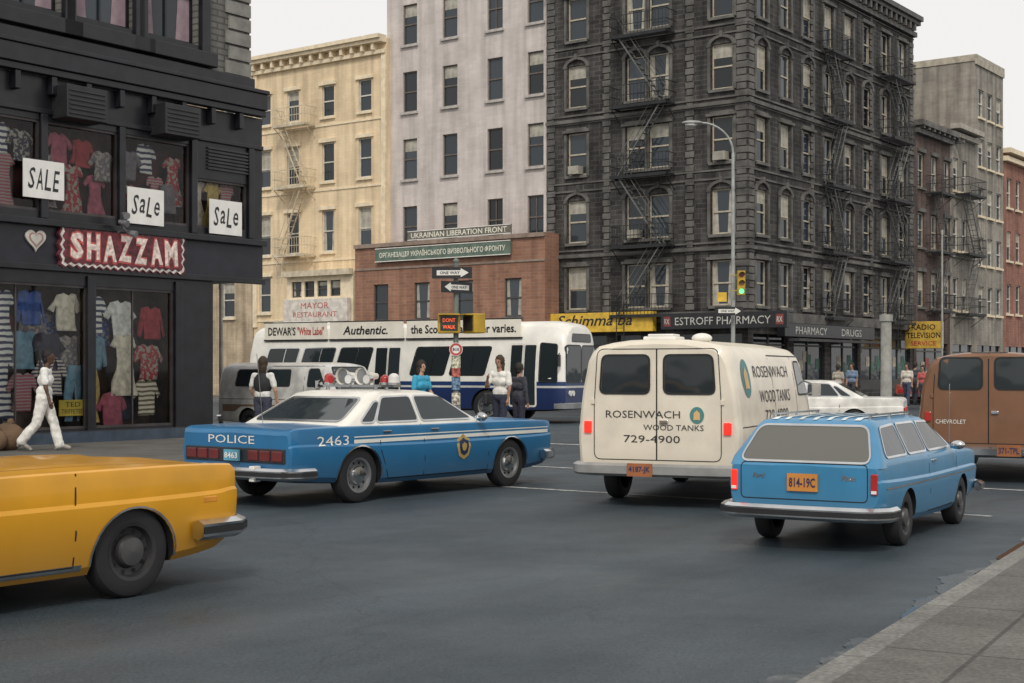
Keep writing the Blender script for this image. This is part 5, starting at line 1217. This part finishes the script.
def bag(ob,V,up,hc):
    m=MB(); m.box(-.12,.12,-.33,-.24,.78,1.02); m.obj('shoulder_bag',[mat('dark_bag',(.03,.03,.035),.6)],ob,bevel=.03); s=MB(); s.bar((0,-.28,1.0),(0,-.2,1.46),.02); s.obj('bag_strap',[MC['dark_bag']],ob)
person('person in white shirt and dark trousers raising hand to chin',at(500,28.2),Vector((-.5,-.85,0)),1.72,'tan',(.80,.79,.74),(.03,.035,.06),(.06,.035,.02),{'larm':((.15,.25,-1),(.1,-.1,-1)),'rarm':((.35,.3,-1),(.75,-.6,.9)),'lleg':(.08,.05),'rleg':(-.08,.05),'longhair':1},extra=bag,loose=1.0)
person('person in dark jacket standing by the corner',at(519,29.3),Vector((.6,.5,0)),1.58,'tan',(.05,.05,.065),(.03,.03,.05),(.02,.015,.01),{},long=True)
PL=['person in pale shirt walking on the avenue pavement','person in dark clothes on the avenue pavement','person in red top on the avenue pavement','person in white shirt on the avenue pavement','person in blue shirt near the pharmacy','person in tan shirt near the pharmacy','person in rust top farther up the pavement']
for i,(px,D_,sh_c,pt,h_) in enumerate(((907,57,(.6,.55,.48),(.05,.06,.1),1.74),(915,59,(.06,.06,.07),(.04,.04,.05),1.8),(923,58,(.45,.1,.09),(.06,.06,.08),1.65),(931,61,(.7,.7,.66),(.12,.1,.08),1.72),(852,58,(.16,.22,.32),(.04,.04,.05),1.75),(838,57,(.4,.36,.3),(.05,.05,.07),1.68),(948,64,(.4,.13,.1),(.05,.05,.06),1.72))):
    sx=1 if i%2 else -1
    person(PL[i],at(px,D_),Vector((.6*sx,.8*sx,0)),h_,'tan',sh_c,pt,(.03,.02,.015),{'lleg':(.25,.05),'rleg':(-.22,.25)},.022,group='pedestrians up the avenue')
for px,D_,k in((8,25.9,1.0),(-6,25.6,.8)):
    m=MB(); m.sph((0,0,.24*k),(.3*k,.24*k,.26*k),0,18,12); m.sph((.05,0,.5*k),(.07,.07,.08),0,10,8)
    o=m.obj('cloth_sack',[mat('brown_sack',(.16,.10,.06),.9,bump=.6,bscale=9)],None,60,loc=at(px,D_)); tag(o,'brown cloth sack resting on the pavement by the shop','sack')

# ---------------------------------------------------------------- light and camera
w=bpy.data.worlds.new('World'); SC.world=w; w.use_nodes=True; n=w.node_tree.nodes; l=w.node_tree.links; bg=n['Background']
sk=n.new('ShaderNodeTexSky'); sk.sky_type='NISHITA'; sk.sun_disc=False; sk.sun_elevation=math.radians(42); sk.sun_rotation=math.radians(180); sk.dust_density=4
hs=n.new('ShaderNodeHueSaturation'); hs.inputs['Saturation'].default_value=.35; l.new(sk.outputs[0],hs.inputs['Color'])
mx=n.new('ShaderNodeMix'); mx.data_type='RGBA'; mx.inputs['Factor'].default_value=.85; l.new(hs.outputs[0],mx.inputs['A']); mx.inputs['B'].default_value=(8.7,8.5,8.25,1)
l.new(mx.outputs['Result'],bg.inputs['Color']); bg.inputs['Strength'].default_value=.113
sl=bpy.data.lights.new('sun','SUN'); sl.energy=1.5; sl.angle=math.radians(10); sl.color=(1,.94,.84); so_=bpy.data.objects.new('sun',sl); COL.objects.link(so_)
so_.rotation_euler=Vector((0,-.85,.78)).to_track_quat('Z','Y').to_euler()
cam=bpy.data.cameras.new('camera'); cam.lens=50; cam.sensor_width=36; cam.shift_y=28.5/1024; cam.clip_end=4000; co=bpy.data.objects.new('camera',cam); COL.objects.link(co); co.location=(0,0,EH); co.rotation_euler=(math.radians(90),0,0); SC.camera=co
SC.view_settings.view_transform='Standard'; SC.view_settings.look='None'; SC.view_settings.exposure=0
